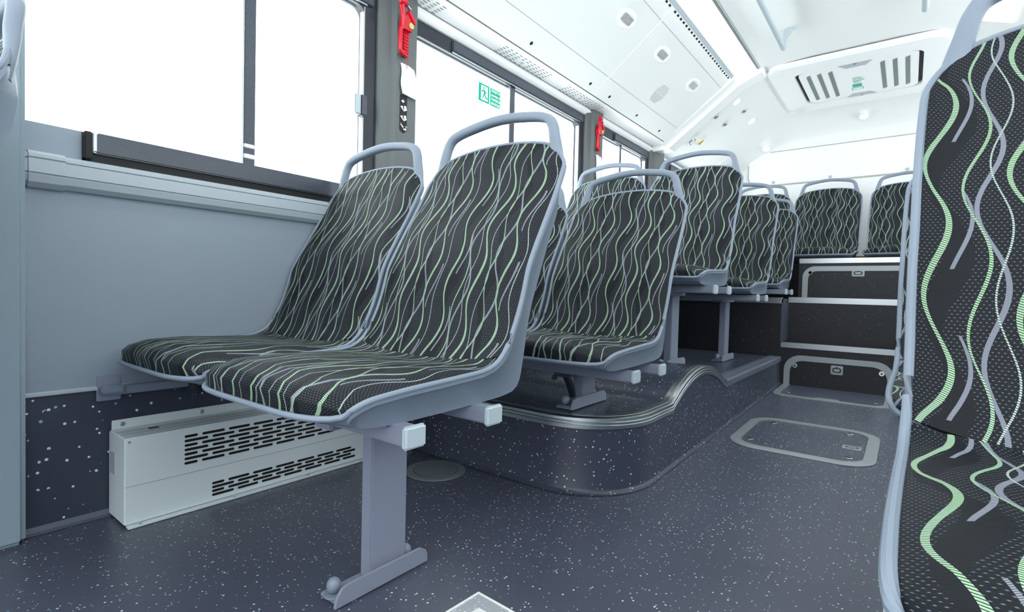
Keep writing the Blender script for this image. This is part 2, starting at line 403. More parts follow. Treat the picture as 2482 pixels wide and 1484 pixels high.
# soffit strip with slits
mb = MB(); mb.strip([(XW+.01, 1.878), (P0[0]-.002, 1.878)], -2.6, 4.2, 0)
mb.strip([(XW+.017, 1.8768), (XW+.020, 1.8768)], -2.6, 4.15, 1)
tr = struct('trim_8', mb, [CEI2, SEAM])
mb = MB()
for y0 in (-.35, .4, 1.19, 2.03, 2.64):
    for i in range(11):
        for j in range(5):
            y = y0+i*.04; x = -1.716+j*.018
            if i in (4, 5) and j in (1, 2) and y0 > 1.5: continue
            mb.box(x-.0012, x+.0012, y, y+.020, 1.8755, 1.8785, 0)
part('vent_slits', mb, SLOT, tr)
for y in (2.228, 2.838): mb = MB(); mb.sphere((-1.69, y, 1.879), .011, (1, 1, .5)); part('button', mb, LEDGE, tr)

duct_labels = {1: 'long white sloping ceiling duct panel with two round screw holes, nearest over the windows', 2: 'shorter white sloping ceiling duct panel holding the speaker grille, farthest toward the rear'}
def duct_panel(y0, y1, holes, which):
    e = thing('duct_panel', duct_labels[which], 'ceiling panel', tuple(on_slant(-1.35, (y0+y1)/2)), 'sloping duct panels')
    p = MB()
    a0, a1 = P0[0]+.003, -1.10
    A = [on_slant(a0, y0+.003), on_slant(a1, y0+.003), on_slant(a1, y1-.003), on_slant(a0, y1-.003)]
    p.prism(A, -sn*.012); part('panel', p, CEI, e)
    s_ = MB()
    for xx, w in ((-1.490, .0012), (-1.169, .0014)):
        s_.prism([on_slant(xx-w/2, y0+.01, .0006), on_slant(xx+w/2, y0+.01, .0006), on_slant(xx+w/2, y1-.01, .0006), on_slant(xx-w/2, y1-.01, .0006)], -sn*.001)
    part('seam', s_, SEAM, e)
    for y in holes:
        h = MB(); c = on_slant(-1.561, y, .0004); h.cyl(c, sn, .010, .0012, 20, rad2=.009); part('screw_hole', h, BLACK, e)
    q = MB(); y = y0+.03
    while y < y1-.03:
        q.prism([on_slant(-1.112, y, .0008), on_slant(-1.103, y, .0008), on_slant(-1.103, y+.024, .0008), on_slant(-1.112, y+.024, .0008)], -sn*.0015); y += .047
    part('slot_row', q, BLACK, e)
duct_panel(-2.6, 2.84, (1.25, 2.132, 2.742), 1)
duct_panel(2.84, 4.02, (2.991, 3.406, 3.818), 2)
# joint between the panels and dark line at their lower edge
mb = MB(); mb.prism([on_slant(P0[0]-.004, -2.6, -.001), on_slant(P0[0]+.003, -2.6, -.001), on_slant(P0[0]+.003, 4.05, -.001), on_slant(P0[0]-.004, 4.05, -.001)], -sn*.004)
struct('trim_9', mb, SEAM)
# oval air outlets
for i, (y, lab) in enumerate(((2.592, 'oval white air vent with dark slats, nearest on the sloping duct'), (3.097, 'oval white air vent with dark slats, middle of the sloping duct'), (3.669, 'oval white air vent, farthest along the duct beyond the speaker grille'))):
    c = on_slant(-1.262, y, 0); e = thing('air_vent', lab, 'air vent', tuple(c), 'oval air vents in the duct')
    yy = Vector((0, 1, 0))
    b_ = MB(); n = 40; rings = []
    for (ra, rb, h) in ((.086, .048, .0), (.082, .045, .006), (.070, .036, .008), (.060, .028, .003)):
        rings.append([c+yy*ra*math.copysign(abs(math.cos(2*PI*k/n))**.85, math.cos(2*PI*k/n))+sl*rb*math.sin(2*PI*k/n)+sn*h for k in range(n)])
    vs = [v for q in rings for v in q]; fs = []
    for a in range(3):
        for k in range(n): fs.append((a*n+k, a*n+(k+1) % n, (a+1)*n+(k+1) % n, (a+1)*n+k))
    fs.append(tuple(range(3*n, 4*n))); b_.add(vs, fs); part('bezel', b_, CEI2, e)
    k_ = MB(); k_.prism([c+yy*(-.05)+sl*(-.021)+sn*.0036, c+yy*.05+sl*(-.021)+sn*.0036, c+yy*.05+sl*.021+sn*.0036, c+yy*(-.05)+sl*.021+sn*.0036], sn*.0005); part('opening', k_, BLACK if i < 2 else SLOT, e)
    k_ = MB()
    for j in range(13):
        o_ = c+yy*(-.048+j*.008); k_.prism([o_+sl*(-.021)+sn*.004, o_+yy*.0034+sl*(-.021)+sn*.004, o_+yy*.0034+sl*.021+sn*.004, o_+sl*.021+sn*.004], sn*.0004)
    part('slats', k_, CEI2, e)
# speaker grille
c = on_slant(-1.405, 3.417, 0); e = thing('speaker_grille', 'round speaker grille of curved slits in the white sloping duct panel', 'speaker grille', tuple(c))
b_ = MB()
for j in range(-7, 8):
    for side in (-1, 1):
        for k in range(0, 7):
            a0 = side*(.002+k*.009); yy_ = j*.010+abs(a0)*.35
            if (a0**2+yy_**2)**.5 < .072 and abs(j) < 8: b_.prism([c+Vector((0, 1, 0))*yy_+sl*a0+sn*.0006, c+Vector((0, 1, 0))*(yy_+.0026)+sl*(a0+.001)+sn*.0006, c+Vector((0, 1, 0))*(yy_+.0056)+sl*(a0+side*.0085)+sn*.0006, c+Vector((0, 1, 0))*(yy_+.003)+sl*(a0+side*.0085)+sn*.0006], -sn*.001)
part('slits', b_, SLOT, e)
b_ = MB(); b_.cyl(c-sn*.003, sn, .078, .0034, 40, rad2=.076); part('disc', b_, CEI, e)

# ceiling light strip along the duct
e = thing('ceiling_light', 'long white light strip along the ceiling above the sloping duct', 'ceiling light', (-1.02, 1.5, 2.3))
a, b = Vector((P1[0]+.012, 0, P1[1]+.010)), Vector((P2[0]-.004, 0, P2[1]-.002))
nn = Vector(((b-a).z, 0, -(b-a).x)).normalized()
p = MB(); p.prism([a+Vector((0, -2.6, 0)), b+Vector((0, -2.6, 0)), b+Vector((0, 4.10, 0)), a+Vector((0, 4.10, 0))], -nn*.015); part('diffuser', p, LAMP, e)
p = MB(); q0 = on_slant(-1.100, 0); p.prism([(q0.x, -2.6, q0.z), (a.x, -2.6, a.z+.001), (a.x, 4.05, a.z+.001), (q0.x, 4.05, q0.z)], -sn*.02); part('side_rail', p, LEDGE, e)
p = MB(); p.box(P2[0]-.006, P2[0]+.010, -2.6, 4.12, P2[1]-.003, P2[1]+.006, .001); part('edge_strip', p, SLOT, e)
p = MB(); p.prism([on_slant(-1.128, 4.03, .006), on_slant(-1.092, 4.03, .006), on_slant(-1.085, 4.10, .006), on_slant(-1.128, 4.10, .006)], -sn*.02); part('end_block', p, SLOT, e)

# bulkhead band closing the duct
mb = MB()
secb = [(XW, 1.84), (P0[0]+.01, 1.845), (P1[0]+.02, P1[1]-.035), (P2[0]+.03, P2[1]-.03), (P2[0]+.05, P2[1]+.03), (P1[0], P1[1]+.06), (P0[0], 1.95), (XW, 1.95)]
mb.prism([(x, 4.10, z) for x, z in secb], (0, .12, 0)); struct('trim_10', mb, CEI2)
mb = MB()
sec2 = [(P0[0]-.02, 1.866), (P1[0]+.01, P1[1]-.012), (P1[0]+.01, P1[1]+.02), (P0[0]-.02, 1.90)]
mb.prism([(x, 4.015, z) for x, z in sec2], (0, .09, 0)); struct('trim_11', mb, CEI)

# ------------------------------------------------------------ ceiling, mirrored right duct
mb = MB()
mb.strip([(P2[0], P2[1]), (-.6, 2.345), (-.1, 2.345), (.26, P2[1])], -2.6, 5.25, 0)
mb.strip([(.26, P2[1]), (.42, 2.27), (.93, 1.88), (XR, 1.88)], -2.6, 5.25, 0)
# sloping flank of the rear bay, blended into the rear wall
n = 10
rows = []
for k in range(n+1):
    a = k/n*PI/2; y = 5.25+math.sin(a)*(YB-5.25); dz = -(1-math.cos(a))*.20
    rows.append([(XW, y, 1.86+dz*.2), (-1.60, y, 1.90+dz*.4), (-1.09, y, 2.27+dz*.9), (-.93, y, 2.33+dz), (-.6, y, 2.345+dz), (-.1, y, 2.345+dz), (.26, y, 2.33+dz), (.42, y, 2.27+dz*.9), (.93, y, 1.9+dz*.4), (XR, y, 1.86+dz*.2)])
vs = [v for q in rows for v in q]; w = len(rows[0]); fs = [(k*w+i, k*w+i+1, (k+1)*w+i+1, (k+1)*w+i) for k in range(n) for i in range(w-1)]
mb.add(vs, fs)
mb.strip([(XW, 1.86), (-1.62, 1.89), (-1.09, 2.262), (-.95, 2.318), (-.93, P2[1])], 4.2, 5.25, 0)
struct('ceiling', mb, CEI, smooth=50)
# raised joint lines across the ceiling
mb = MB(); mb.box(P2[0]+.01, .26, 3.03, 3.036, 2.334, 2.344); mb.box(P2[0]+.012, P2[0]+.018, 3.03, 4.15, 2.326, 2.334)
struct('trim_12', mb, LEDGE)

# ------------------------------------------------------------ rear wall
mb = MB(); mb.box(XW-.1, XR+.1, YB, YB+.05, .6, 2.25)
struct('wall_rear', mb, CEI)
def rrect(x0, x1, z0, z1, rad, n=8):
    pts = []
    for cx, cz, a0 in ((x0+rad, z0+rad, PI), (x1-rad, z0+rad, 1.5*PI), (x1-rad, z1-rad, 0), (x0+rad, z1-rad, .5*PI)):
        for k in range(n+1): a = a0+k/n*PI/2; pts.append((cx+math.cos(a)*rad, cz+math.sin(a)*rad))
    return pts
mb = MB(); mb.prism([(x, YB-.02, z) for x, z in rrect(-1.33, .69, 1.77, 2.085, .10)], (0, .02, 0))
mb.prism([(x, YB-.035, z) for x, z in rrect(-1.275, .64, 1.02, 1.745, .03)], (0, .035, 0))
o = struct('trim_13', mb, CEI2)
mb = MB(); P = rrect(-1.338, .698, 1.762, 2.093, .105)
mb.sweep([(x, YB-.004, z) for x, z in P], (.004, .004), closed=True, up=(0, 1, 0), n=6); part('panel_edge', mb, SEAM2, o)
for x in (-1.1, -.62, -.05): mb = MB(); mb.cyl((x, YB-.024, 1.79), (0, -1, 0), .014, .004, 16); part('panel_screw', mb, LEDGE, o)
# rounded corner column beside the rear wall
mb = MB()
pts = [(-1.745, 5.25), (-1.66, 5.27), (-1.56, 5.33), (-1.48, 5.42), (-1.43, 5.52), (-1.41, 5.66), (-1.745, 5.66)]
mb.prism([(x, y, .95) for x, y in pts], (0, 0, 1.0)); struct('trim_14', mb, CEI, smooth=60)

# right wall with window openings, front end
mb = MB()
mb.box(XR, XR+.06, -2.6, YB, -.02, .98); mb.box(XR, XR+.06, -2.6, YB, 1.80, 1.95)
for a, b in ((-.3, -.1), (1.35, 1.5), (3.0, 3.2), (4.1, 4.3), (5.4, YB)): mb.box(XR, XR+.06, a, b, .98, 1.8)
struct('wall_right', mb, WALLM)
mb = MB(); mb.box(XW, XR, -2.66, -2.6, -.02, .55); struct('wall_front', mb, WALLM)
for k, (a, b) in enumerate(((-2.6, -.3), (-.1, 1.35), (1.5, 3.0), (3.2, 4.1), (4.3, 5.4))):
    mb = MB(); mb.box(XR+.02, XR+.026, a, b, .98, 1.8); struct('window_%d' % (6+k), mb, GL)
e = thing('ceiling_light', 'long white light strip along the ceiling on the right-hand side', 'ceiling light', (.34, 1.5, 2.3))
p = MB(); p.prism([(.275, -2.6, 2.322), (.41, -2.6, 2.27), (.41, 4.1, 2.27), (.275, 4.1, 2.322)], (.0, 0, -.006)); part('diffuser', p, LAMP, e)

# ------------------------------------------------------------ raised platform over the wheel
def pz(y): return .25+max(0, .1*(1-((y-2.22)/.345)**2))*1.0
XE = -.68; Rr = .26; YF = 1.41
edge = [(XW+.008, YF), (-1.4, YF), (-1.1, YF)]
for k in range(13): a = -PI/2+k/12*PI/2; edge.append((XE-Rr+math.cos(a)*Rr, YF+Rr+math.sin(a)*Rr))
yy = YF+Rr
while yy < 3.88: yy += .04; edge.append((XE, min(yy, 3.9)))
e = thing('wheel_platform', 'speckled dark raised platform with rounded corner and wheel arch hump', 'platform', (-1.2, 2.6, 0))
p = MB(); vs = []; fs = []
def off(i, d):
    a = Vector(edge[max(i-1, 0)]); b = Vector(edge[min(i+1, len(edge)-1)]); t = (b-a).normalized(); n_ = Vector((t.y, -t.x)); q = Vector(edge[i])+n_*d; return q.x, q.y
for i, (x, y) in enumerate(edge):
    zt = pz(y)-.004
    rr = [(off(i, .016), fz(y)+.002), (off(i, .006), fz(y)+.005), (off(i, 0), fz(y)+.018), ((x, y), zt-.05), ((x, y), zt)]
    vs += [(q[0], q[1], z) for q, z in rr]
for i in range(len(edge)-1):
    for k in range(4): fs.append((i*5+k, i*5+k+1, (i+1)*5+k+1, (i+1)*5+k))
p.add(vs, fs); part('side_wall', p, PODM, e, 60)
p = MB(); ys_ = sorted({round(y, 4) for x, y in edge} | {1.41, 3.9}); rowsv = []
def xe(y):
    if y < YF+Rr: return XE-Rr+math.sqrt(max(0, Rr**2-(YF+Rr-y)**2))
    return XE
vs = []
for y in ys_: vs += [(XW+.008, y, pz(y)), (xe(y)-.02, y, pz(y))]
p.add(vs, [(2*i, 2*i+1, 2*i+3, 2*i+2) for i in range(len(ys_)-1)]); part('deck', p, PODM, e, 40)
def edge_trim(i0, i1, secn, mats, name):
    p = MB(); vs = []; fs = []; n_ = len(secn); R_ = range(i0, i1+1)
    for i in R_:
        x, y = edge[i]
        for (d, z) in secn: q = off(i, d); vs.append((q[0], q[1], pz(y)+z))
    for k in range(len(R_)-1):
        for j in range(n_-1): fs.append((k*n_+j, k*n_+j+1, (k+1)*n_+j+1, (k+1)*n_+j))
    fs.append(tuple(range(n_))); fs.append(tuple(reversed(range((len(R_)-1)*n_, len(R_)*n_))))
    p.add(vs, fs); return part(name, p, mats, e, 35)
sA = [(-.040, 0), (-.038, .004), (-.016, .004), (-.015, .002), (-.012, .0045), (-.002, .004), (.004, .0), (.005, -.008), (.0035, -.010), (.006, -.012), (.006, -.018), (.004, -.020), (.006, -.022), (.0055, -.034), (0, -.035)]
ih = next(i for i, (x, y) in enumerate(edge) if y > 2.57 and x == XE)
edge_trim(0, ih, sA, ALU, 'edge_trim')
edge_trim(ih, len(edge)-1, [(-.07, 0), (-.068, .004), (-.04, .004), (-.038, .002), (-.035, .0045), (-.003, .004), (.006, -.004), (.006, -.03), (0, -.032)], mat('rubber_edge', srgb('5e6472'), .45), 'rubber_edge')

# ------------------------------------------------------------ stairs to the rear
e = thing('rear_steps', 'dark speckled steps with aluminium edges at the rear of the aisle', 'steps', (-.9, 4.2, 0))
YR = 3.9
p = MB(); p.box(XW+.008, XE-.005, YR+.002, 4.75, .05, .648); part('side_block', p, STEPM, e)
p = MB(); p.box(XE-.005, XR-.004, YR, 4.12, .0, .348); part('step', p, STEPM, e)
p = MB(); p.box(XE-.006, XR-.004, 4.12, 4.38, .0, .655); part('step', p, STEPM, e)
p = MB(); p.box(-.66, XR-.004, 4.38, YB-.04, .0, .945); p.box(XW+.006, -.66, 4.70, YB-.04, .0, .945); part('seat_plinth', p, STEPM, e)
p = MB(); p.box(XE, .9, YR-.006, YR+.05, .318, .353, .002); part('step_edge', p, ALU, e)
p = MB(); p.box(XE, .9, 4.115, 4.17, .622, .661, .002); part('step_edge', p, ALU, e)
p = MB(); p.box(-.66, .9, 4.374, 4.43, .915, .951, .002); part('step_edge', p, ALU, e)
p = MB(); p.box(XW+.02, XE-.005, YR-.008, YR+.05, .615, .655, .002); part('step_edge', p, ALU, e)
p = MB(); p.box(XE-.006, XE+.002, YR+.002, 4.12, .353, .62); part('recess_side', p, mat('recess_vinyl', srgb('4a4f5e'), .4), e)
p = MB(); p.box(-.6, .4, 4.9, 5.0, .95, 1.0); part('engine_cover', p, ORG, e)

# ------------------------------------------------------------ hatches
def ring_flat(outer, inner, h, T):
    """flat frame between two loops of equal length; T maps (a,b,h) to 3D"""
    N = len(outer); m_ = MB()
    vs = [T(*q, 0) for q in outer]+[T(*q, h*.6) for q in outer]+[T(*((Vector(q)*.88+Vector(w_)*.12)), h) for q, w_ in zip(outer, inner)]+[T(*q, h) for q in inner]+[T(*q, 0) for q in inner]
    fs = []
    for a in range(4):
        for i in range(N): j = (i+1) % N; fs.append((a*N+i, a*N+j, (a+1)*N+j, (a+1)*N+i))
    return m_.add(vs, fs)
FRM = mat('hatch_frame', srgb('9aa1a4'), .38, .3)
def fl(a, b, h): return (a, b, fz(b)+h+.0008)
e = thing('floor_hatch', 'rounded grey-framed hatch set in the aisle floor', 'hatch', (-.34, 2.58, fz(2.58)))
part('frame', ring_flat(rrect(-.605, -.075, 2.29, 2.87, .12), rrect(-.563, -.117, 2.335, 2.825, .085), .005, fl), FRM, e)
p = MB(); p.add([fl(x, y, .0012) for x, y in rrect(-.563, -.117, 2.335, 2.825, .085)], [tuple(range(36))]); part('lid', p, FLOOR, e)
for x, y in ((-.53, 2.42), (-.50, 2.77), (-.19, 2.78), (-.165, 2.40)):
    p = MB(); p.cyl(fl(x, y, .001), (0, 0, 1), .016, .004, 20, bev=.001); s_ = part('screw', p, CHR, e)
    p = MB(); p.cyl(fl(x, y, .0051), (0, 0, 1), .006, .0006, 6); part('socket', p, BLACK, s_)
def latch(T, par):
    p = ring_flat([(a*1, b*1) for a, b in rrect(-.034, .034, -.027, .027, .006)], rrect(-.024, .024, -.014, .014, .012), .003, T); s_ = part('latch', p, FRM, par)
    p = MB(); p.add([T(a, b, .0012) for a, b in rrect(-.023, .023, -.013, .013, .012)], [tuple(range(36))]); part('recess', p, BLACK, s_)
    p = MB(); p.add([T(a, b, .0025) for a, b in rrect(-.017, .017, -.008, .008, .007)], [tuple(range(36))]); part('pull', p, FRM, s_)
    p = MB(); p.add([T(a, b, .0033) for a, b in rrect(-.006, .006, .013, .020, .002)], [tuple(range(36))]); part('keyhole', p, DST, s_)
latch(lambda a, b, h: fl(-.165+a, 2.56-b, h+.001), e)

def arch(x0, x1, z0, z1, rad, n=8):
    pts = [(x0, z0)]
    for cx, cz, a0 in ((x0+rad, z1-rad, PI), (x1-rad, z1-rad, .5*PI)):
        for k in range(n+1): a = a0-k/n*PI/2; pts.append((cx+math.cos(a)*rad, cz+math.sin(a)*rad))
    pts.append((x1, z0)); return pts
def arch_frame(x0, x1, z0, z1, rad, w, T, h=.005):
    o_ = arch(x0, x1, z0, z1, rad); i_ = arch(x0+w, x1-w, z0, z1-w, rad-w*.6); N = len(o_)
    vs = [T(*q, 0) for q in o_]+[T(*q, h) for q in o_]+[T(*q, h) for q in i_]+[T(*q, 0) for q in i_]
    fs = [(a*N+i, a*N+i+1, (a+1)*N+i+1, (a+1)*N+i) for a in range(3) for i in range(N-1)]+[(0, N, 2*N, 3*N), (N-1, 2*N-1, 3*N-1, 4*N-1)]
    return MB().add(vs, fs)
e = thing('access_hatch', 'angled access hatch with screws wrapping the aisle floor and bottom riser', 'hatch', (-.36, 3.88, fz(3.88)))
def rs1(a, b, h): return (a, YR-.001-h, b)
part('riser_frame', arch_frame(-.655, -.05, .068, .272, .10, .036, rs1), FRM, e)
latch(lambda a, b, h: rs1(-.35+a, .195+b*1.1, h+.001), e)
for x in (-.59, -.115):
    p = MB(); p.cyl(rs1(x, .20, 0), (0, -1, 0), .015, .005, 20, bev=.001); s_ = part('screw', p, CHR, e)
    p = MB(); p.cyl(rs1(x, .20, .005), (0, -1, 0), .006, .0006, 6); part('socket', p, BLACK, s_)
o_ = [(-.655, 3.895), (-.655, 3.56), (-.64, 3.50), (-.60, 3.475), (-.10, 3.475), (-.06, 3.50), (-.05, 3.56), (-.05, 3.895)]
i_ = [(-.615, 3.895), (-.615, 3.57), (-.605, 3.535), (-.58, 3.515), (-.12, 3.515), (-.098, 3.535), (-.09, 3.57), (-.09, 3.895)]
N = 8; vs = [fl(*q, 0) for q in o_]+[fl(*q, .005) for q in o_]+[fl(*q, .005) for q in i_]+[fl(*q, 0) for q in i_]
p = MB().add(vs, [(a*N+i, a*N+i+1, (a+1)*N+i+1, (a+1)*N+i) for a in range(3) for i in range(N-1)]+[(0, N, 2*N, 3*N), (7, 15, 23, 31)]); part('floor_frame', p, FRM, e)
p = MB(); p.box(-.42, -.30, 3.50, 3.545, fz(3.5)+.001, fz(3.5)+.007, .001); part('tab', p, FRM, e)
for x in (-.575, -.13):
    p = MB(); p.cyl(fl(x, 3.60, .001), (0, 0, 1), .013, .004, 18, bev=.001); part('screw', p, CHR, e)
e = thing('access_hatch', 'upright access panel with grey frame and latch on the upper step riser', 'hatch', (-.30, 4.37, .66))
def rs2(a, b, h): return (a, 4.379-h, b)
part('riser_frame', arch_frame(-.635, .05, .662, .893, .08, .036, rs2), FRM, e)
latch(lambda a, b, h: rs2(-.29+a*1.1, .842+b*.9, h+.001), e)
for x in (-.585, .0):
    p = MB(); p.cyl(rs2(x, .845, 0), (0, -1, 0), .013, .005, 18, bev=.001); part('screw', p, CHR, e)
# round floor covers
for x, y, lab in ((-1.318, 1.288, 'round grey floor cover beside the platform front'), (-1.615, 1.30, 'round grey floor cover half hidden behind the seat post')):
    e = thing('floor_cover', lab, 'floor cover', (x, y, 0), 'round floor covers')
    p = MB(); p.cyl((x, y, .0005), (0, 0, 1), .107, .005, 48, bev=.002); part('rim', p, mat('cover_grey', srgb('6e767a'), .45), e)
    p = MB(); p.cyl((x, y, .0050), (0, 0, 1), .079, .0012, 48); part('groove', p, BLACK, e)
    p = MB(); p.cyl((x, y, .0050), (0, 0, 1), .077, .0022, 48, bev=.001); part('lid', p, mat('cover_lid', srgb('666e72'), .45), e)
# marking on the floor, bottom of the view: bordered square
e = thing('floor_plate', 'white bordered square plate in the floor nearest the camera', 'floor plate', (-.52, .64, 0))
rot = Matrix.Rotation(math.radians(-3), 4, 'Z')
def dq(a, b, h): v = rot @ Vector((a, b, 0)); return (-.71+v.x, .829+v.y, .001+h)
SQ = [(0, 0), (0, -.38), (.38, -.38), (.38, 0)]
def sqr(d0): return [(d0, -d0), (d0, -.38+d0), (.38-d0, -.38+d0), (.38-d0, -d0)]
part('outer_border', ring_flat(sqr(0), sqr(.006), .002, dq), WHITE, e)
part('speckled_band', ring_flat(sqr(.006), sqr(.040), .0012, dq), speckle('pale_speckle', srgb('a9adb2'), dens=.3, scale=170), e)
part('inner_border', ring_flat(sqr(.040), sqr(.056), .003, dq), WHITE, e)
p = MB(); p.add([dq(*q, .0006) for q in sqr(.056)], [(0, 1, 2, 3)]); part('inset', p, FLOOR, e)

# ------------------------------------------------------------ heater under the first seats
e = thing('heater', 'low silver heater box with slotted front on the floor by the wall', 'heater', (-1.68, .85, 0))
X0, X1, Y0, Y1, ZT = XW+.003, -1.61, .444, 1.215, .238
p = MB()
p.box(X0+.002, X1, Y0, Y1, .006, ZT, .003)
part('case', p, HEA, e)
p = MB(); p.box(X0, X0+.003, Y0+.006, Y1, .1, .263, .001); part('wall_flange', p, HEA, e)
p = MB(); p.box(X1-.002, X1+.018, Y0+.004, Y1, .001, .006, .001); part('floor_flange', p, HEA, e)
p = MB(); p.box(X1-.001, X1+.0008, Y0+.002, Y1, .1080, .1088); part('seam', p, SEAM, e)
p = MB()
for x in (X0+.045, X0+.06, X0+.085): p.box(x, x+.0015, Y0+.004, Y1, ZT-.0005, ZT+.0006)
part('top_grooves', p, SEAM, e)
p = MB()
def stad(y, z, L, h):
    r_ = h/2; pts = []
    for k in range(7): a = PI/2+k/6*PI; pts.append((y+r_+math.cos(a)*r_, z+math.sin(a)*r_))
    for k in range(7): a = -PI/2+k/6*PI; pts.append((y+L-r_+math.cos(a)*r_, z+math.sin(a)*r_))
    return [(X1+.0012, a, b) for a, b in pts]
def slots(ya, yb, zs):
    for i, z in enumerate(zs):
        y = ya; first = True
        while y < yb-.012:
            L = .062
            if first: L = .034 if i % 2 == 0 else .062
            L = min(L, yb-y)
            if L > .01: p.prism(stad(y, z, L, .0072), (-.003, 0, 0))
            y += L+.012; first = False
slots(.585, 1.085, [.215-.0128*i for i in range(7)])
part('grille_slots', p, BLACK, e); p = MB()
slots(.659, 1.155, [.0605-.0115*i for i in range(4)])
part('grille_slots', p, BLACK, e)
for y in (.475, .68, 1.0): p = MB(); p.cyl((X0+.003, y, .25), (1, 0, 0), .006, .003, 14, bev=.001); part('screw', p, CHR, e)
for y in (.475, .72, .96, 1.17): p = MB(); p.cyl((X1+.009, y, .006), (0, 0, 1), .006, .003, 14, bev=.001); part('screw', p, CHR, e)
p = MB(); p.cyl((X1, .454, .228), (1, 0, 0), .003, .002, 10); part('screw', p, CHR, e)
p = MB(); p.box(-1.725, -1.685, Y0-.0012, Y0+.001, .125, .185, 0); part('rating_label', p, LEDGE, e)
p = MB(); p.box(-1.69, -1.675, .52, .545, ZT-.001, ZT+.0007); part('top_slot', p, BLACK, e)

# ------------------------------------------------------------ seats
BO = Vector((0, .70, .40))        # local origin of the seat template
def lerp(tab, t):
    for i in range(len(tab)-1):
        if t <= tab[i+1][0]:
            a, b = tab[i], tab[i+1]; k = (t-a[0])/(b[0]-a[0]); return [a[j]+(b[j]-a[j])*k for j in range(1, len(a))]
    return list(tab[-1][1:])
# t, side rim y, z, half width
RIM = [(0, .440, .443, .236), (.04, .452, .452, .245), (.08, .480, .461, .250), (.14, .525, .468, .252), (.22, .60, .474, .252), (.31, .70, .478, .250), (.40, .80, .482, .247), (.44, .84, .489, .246),
       (.475, .872, .506, .245), (.505, .895, .535, .244), (.56, .926, .597, .244), (.61, .946, .655, .245), (.65, .958, .705, .245), (.70, .988, .760, .244), (.76, 1.026, .825, .244), (.83, 1.067, .893, .243), (.90, 1.103, .960, .240), (1.0, 1.128, 1.045, .233)]
MID = [(0, .440, .443), (.04, .434, .462), (.08, .445, .480), (.14, .485, .494), (.22, .57, .497), (.31, .67, .489), (.40, .78, .478), (.44, .83, .474), (.475, .868, .482),
       (.505, .893, .525), (.56, .928, .597), (.61, .950, .655), (.65, .966, .705), (.70, .990, .760), (.76, 1.028, .825), (.83, 1.068, .895), (.90, 1.104, .962), (1.0, 1.130, 1.058)]
OUT = [(0, .446, .430, .232), (.04, .470, .424, .236), (.08, .505, .416, .235), (.14, .56, .411, .234), (.22, .63, .409, .232), (.31, .72, .409, .230), (.40, .83, .411, .228), (.44, .905, .413, .226),
       (.475, .955, .421, .225), (.505, .975, .448, .224), (.56, .988, .51, .224), (.61, 1.000, .575, .224), (.65, 1.015, .625, .224), (.70, 1.044, .695, .224), (.76, 1.080, .775, .223), (.83, 1.120, .850, .220), (.90, 1.150, .930, .214), (1.0, 1.160, 1.045, .198)]
def topt(s_):      # outline of the back top: parameter limit and shoulder rounding
    a = abs(s_); return 1.0-.078*a**13
def fronty(s_): return .045*abs(s_)**6
def surf(t, s_, push=0):
    """point on the padded surface; s in -1..1"""
    ry, rz, w_ = lerp(RIM, t); my, mz = lerp(MID, t); a = abs(s_)
    wgt = a**2.6
    y = my*(1-wgt)+ry*wgt; z = mz*(1-wgt)+rz*wgt
    if t > .9: # dome of the top edge
        z -= (t-.9)/.1*.022*a**2
    # padding roll near the side edges
    puff = (1-a**10)*(1 if t > .02 else t/.02)
    if t < .475: z += .010*puff*min(1, (1-a)*8); y += fronty(s_)*max(0, 1-t/.14)
    else: y -= .016*puff*min(1, (1-a)*9)*min(1, (1.0-t)*12+.15)
    return Vector((w_*s_, y, z))
def pad(t0, t1, nt_, ns, is_back):
    vs = []; uvs = []; L = 0; ts = [t0+(t1-t0)*i/nt_ for i in range(nt_+1)]
    prev = None; arc = {}
    for t in ts:
        p_ = surf(t, 0);
        if prev is not None: L += (p_-prev).length
        prev = p_; arc[t] = L
    for i, t in enumerate(ts):
        for j in range(ns+1):
            s_ = -1+2*j/ns; s_ = math.sin(s_*PI/2)*.35+s_*.65
            tt = t
            if is_back: tt = t0+(t-t0)*(topt(s_)-t0)/(1-t0)
            q = surf(tt, s_); vs.append(q-BO); uvs.append((q.x, arc[t]*(tt-t0+1e-6)/(t-t0+1e-6) if is_back else arc[t]))
    fs = [(i*(ns+1)+j, i*(ns+1)+j+1, (i+1)*(ns+1)+j+1, (i+1)*(ns+1)+j) for i in range(nt_) for j in range(ns)]
    return vs, fs, uvs
def pad_mesh(name, t0, t1, nt_, ns, back, uo):
    vs, fs, uvs = pad(t0, t1, nt_, ns, back)
    n0 = len(vs); W_ = ns+1
    border = [j for j in range(W_)]+[i*W_+ns for i in range(1, nt_+1)]+[nt_*W_+j for j in range(ns-1, -1, -1)]+[i*W_ for i in range(nt_-1, 0, -1)]
    nrm = Vector((0, .014, -.006)) if back else Vector((0, .006, -.008))
    for k in border: vs.append(vs[k]+nrm); uvs.append((uvs[k][0], uvs[k][1]))
    nb = len(border)
    for a in range(nb): b2 = (a+1) % nb; fs.append((border[b2], border[a], n0+a, n0+b2))
    me = bpy.data.meshes.new(name); me.from_pydata(vs, [], fs); me.materials.append(FAB)
    uvl = me.uv_layers.new(name='UVMap')
    for lp in me.loops: q = uvs[lp.vertex_index]; uvl.data[lp.index].uv = (q[0]+uo[0], q[1]+uo[1])
    bm = bmesh.new(); bm.from_mesh(me); bmesh.ops.recalc_face_normals(bm, faces=bm.faces[:]); bm.to_mesh(me); bm.free()
    me.shade_smooth(); me.set_sharp_from_angle(angle=math.radians(60)); return me
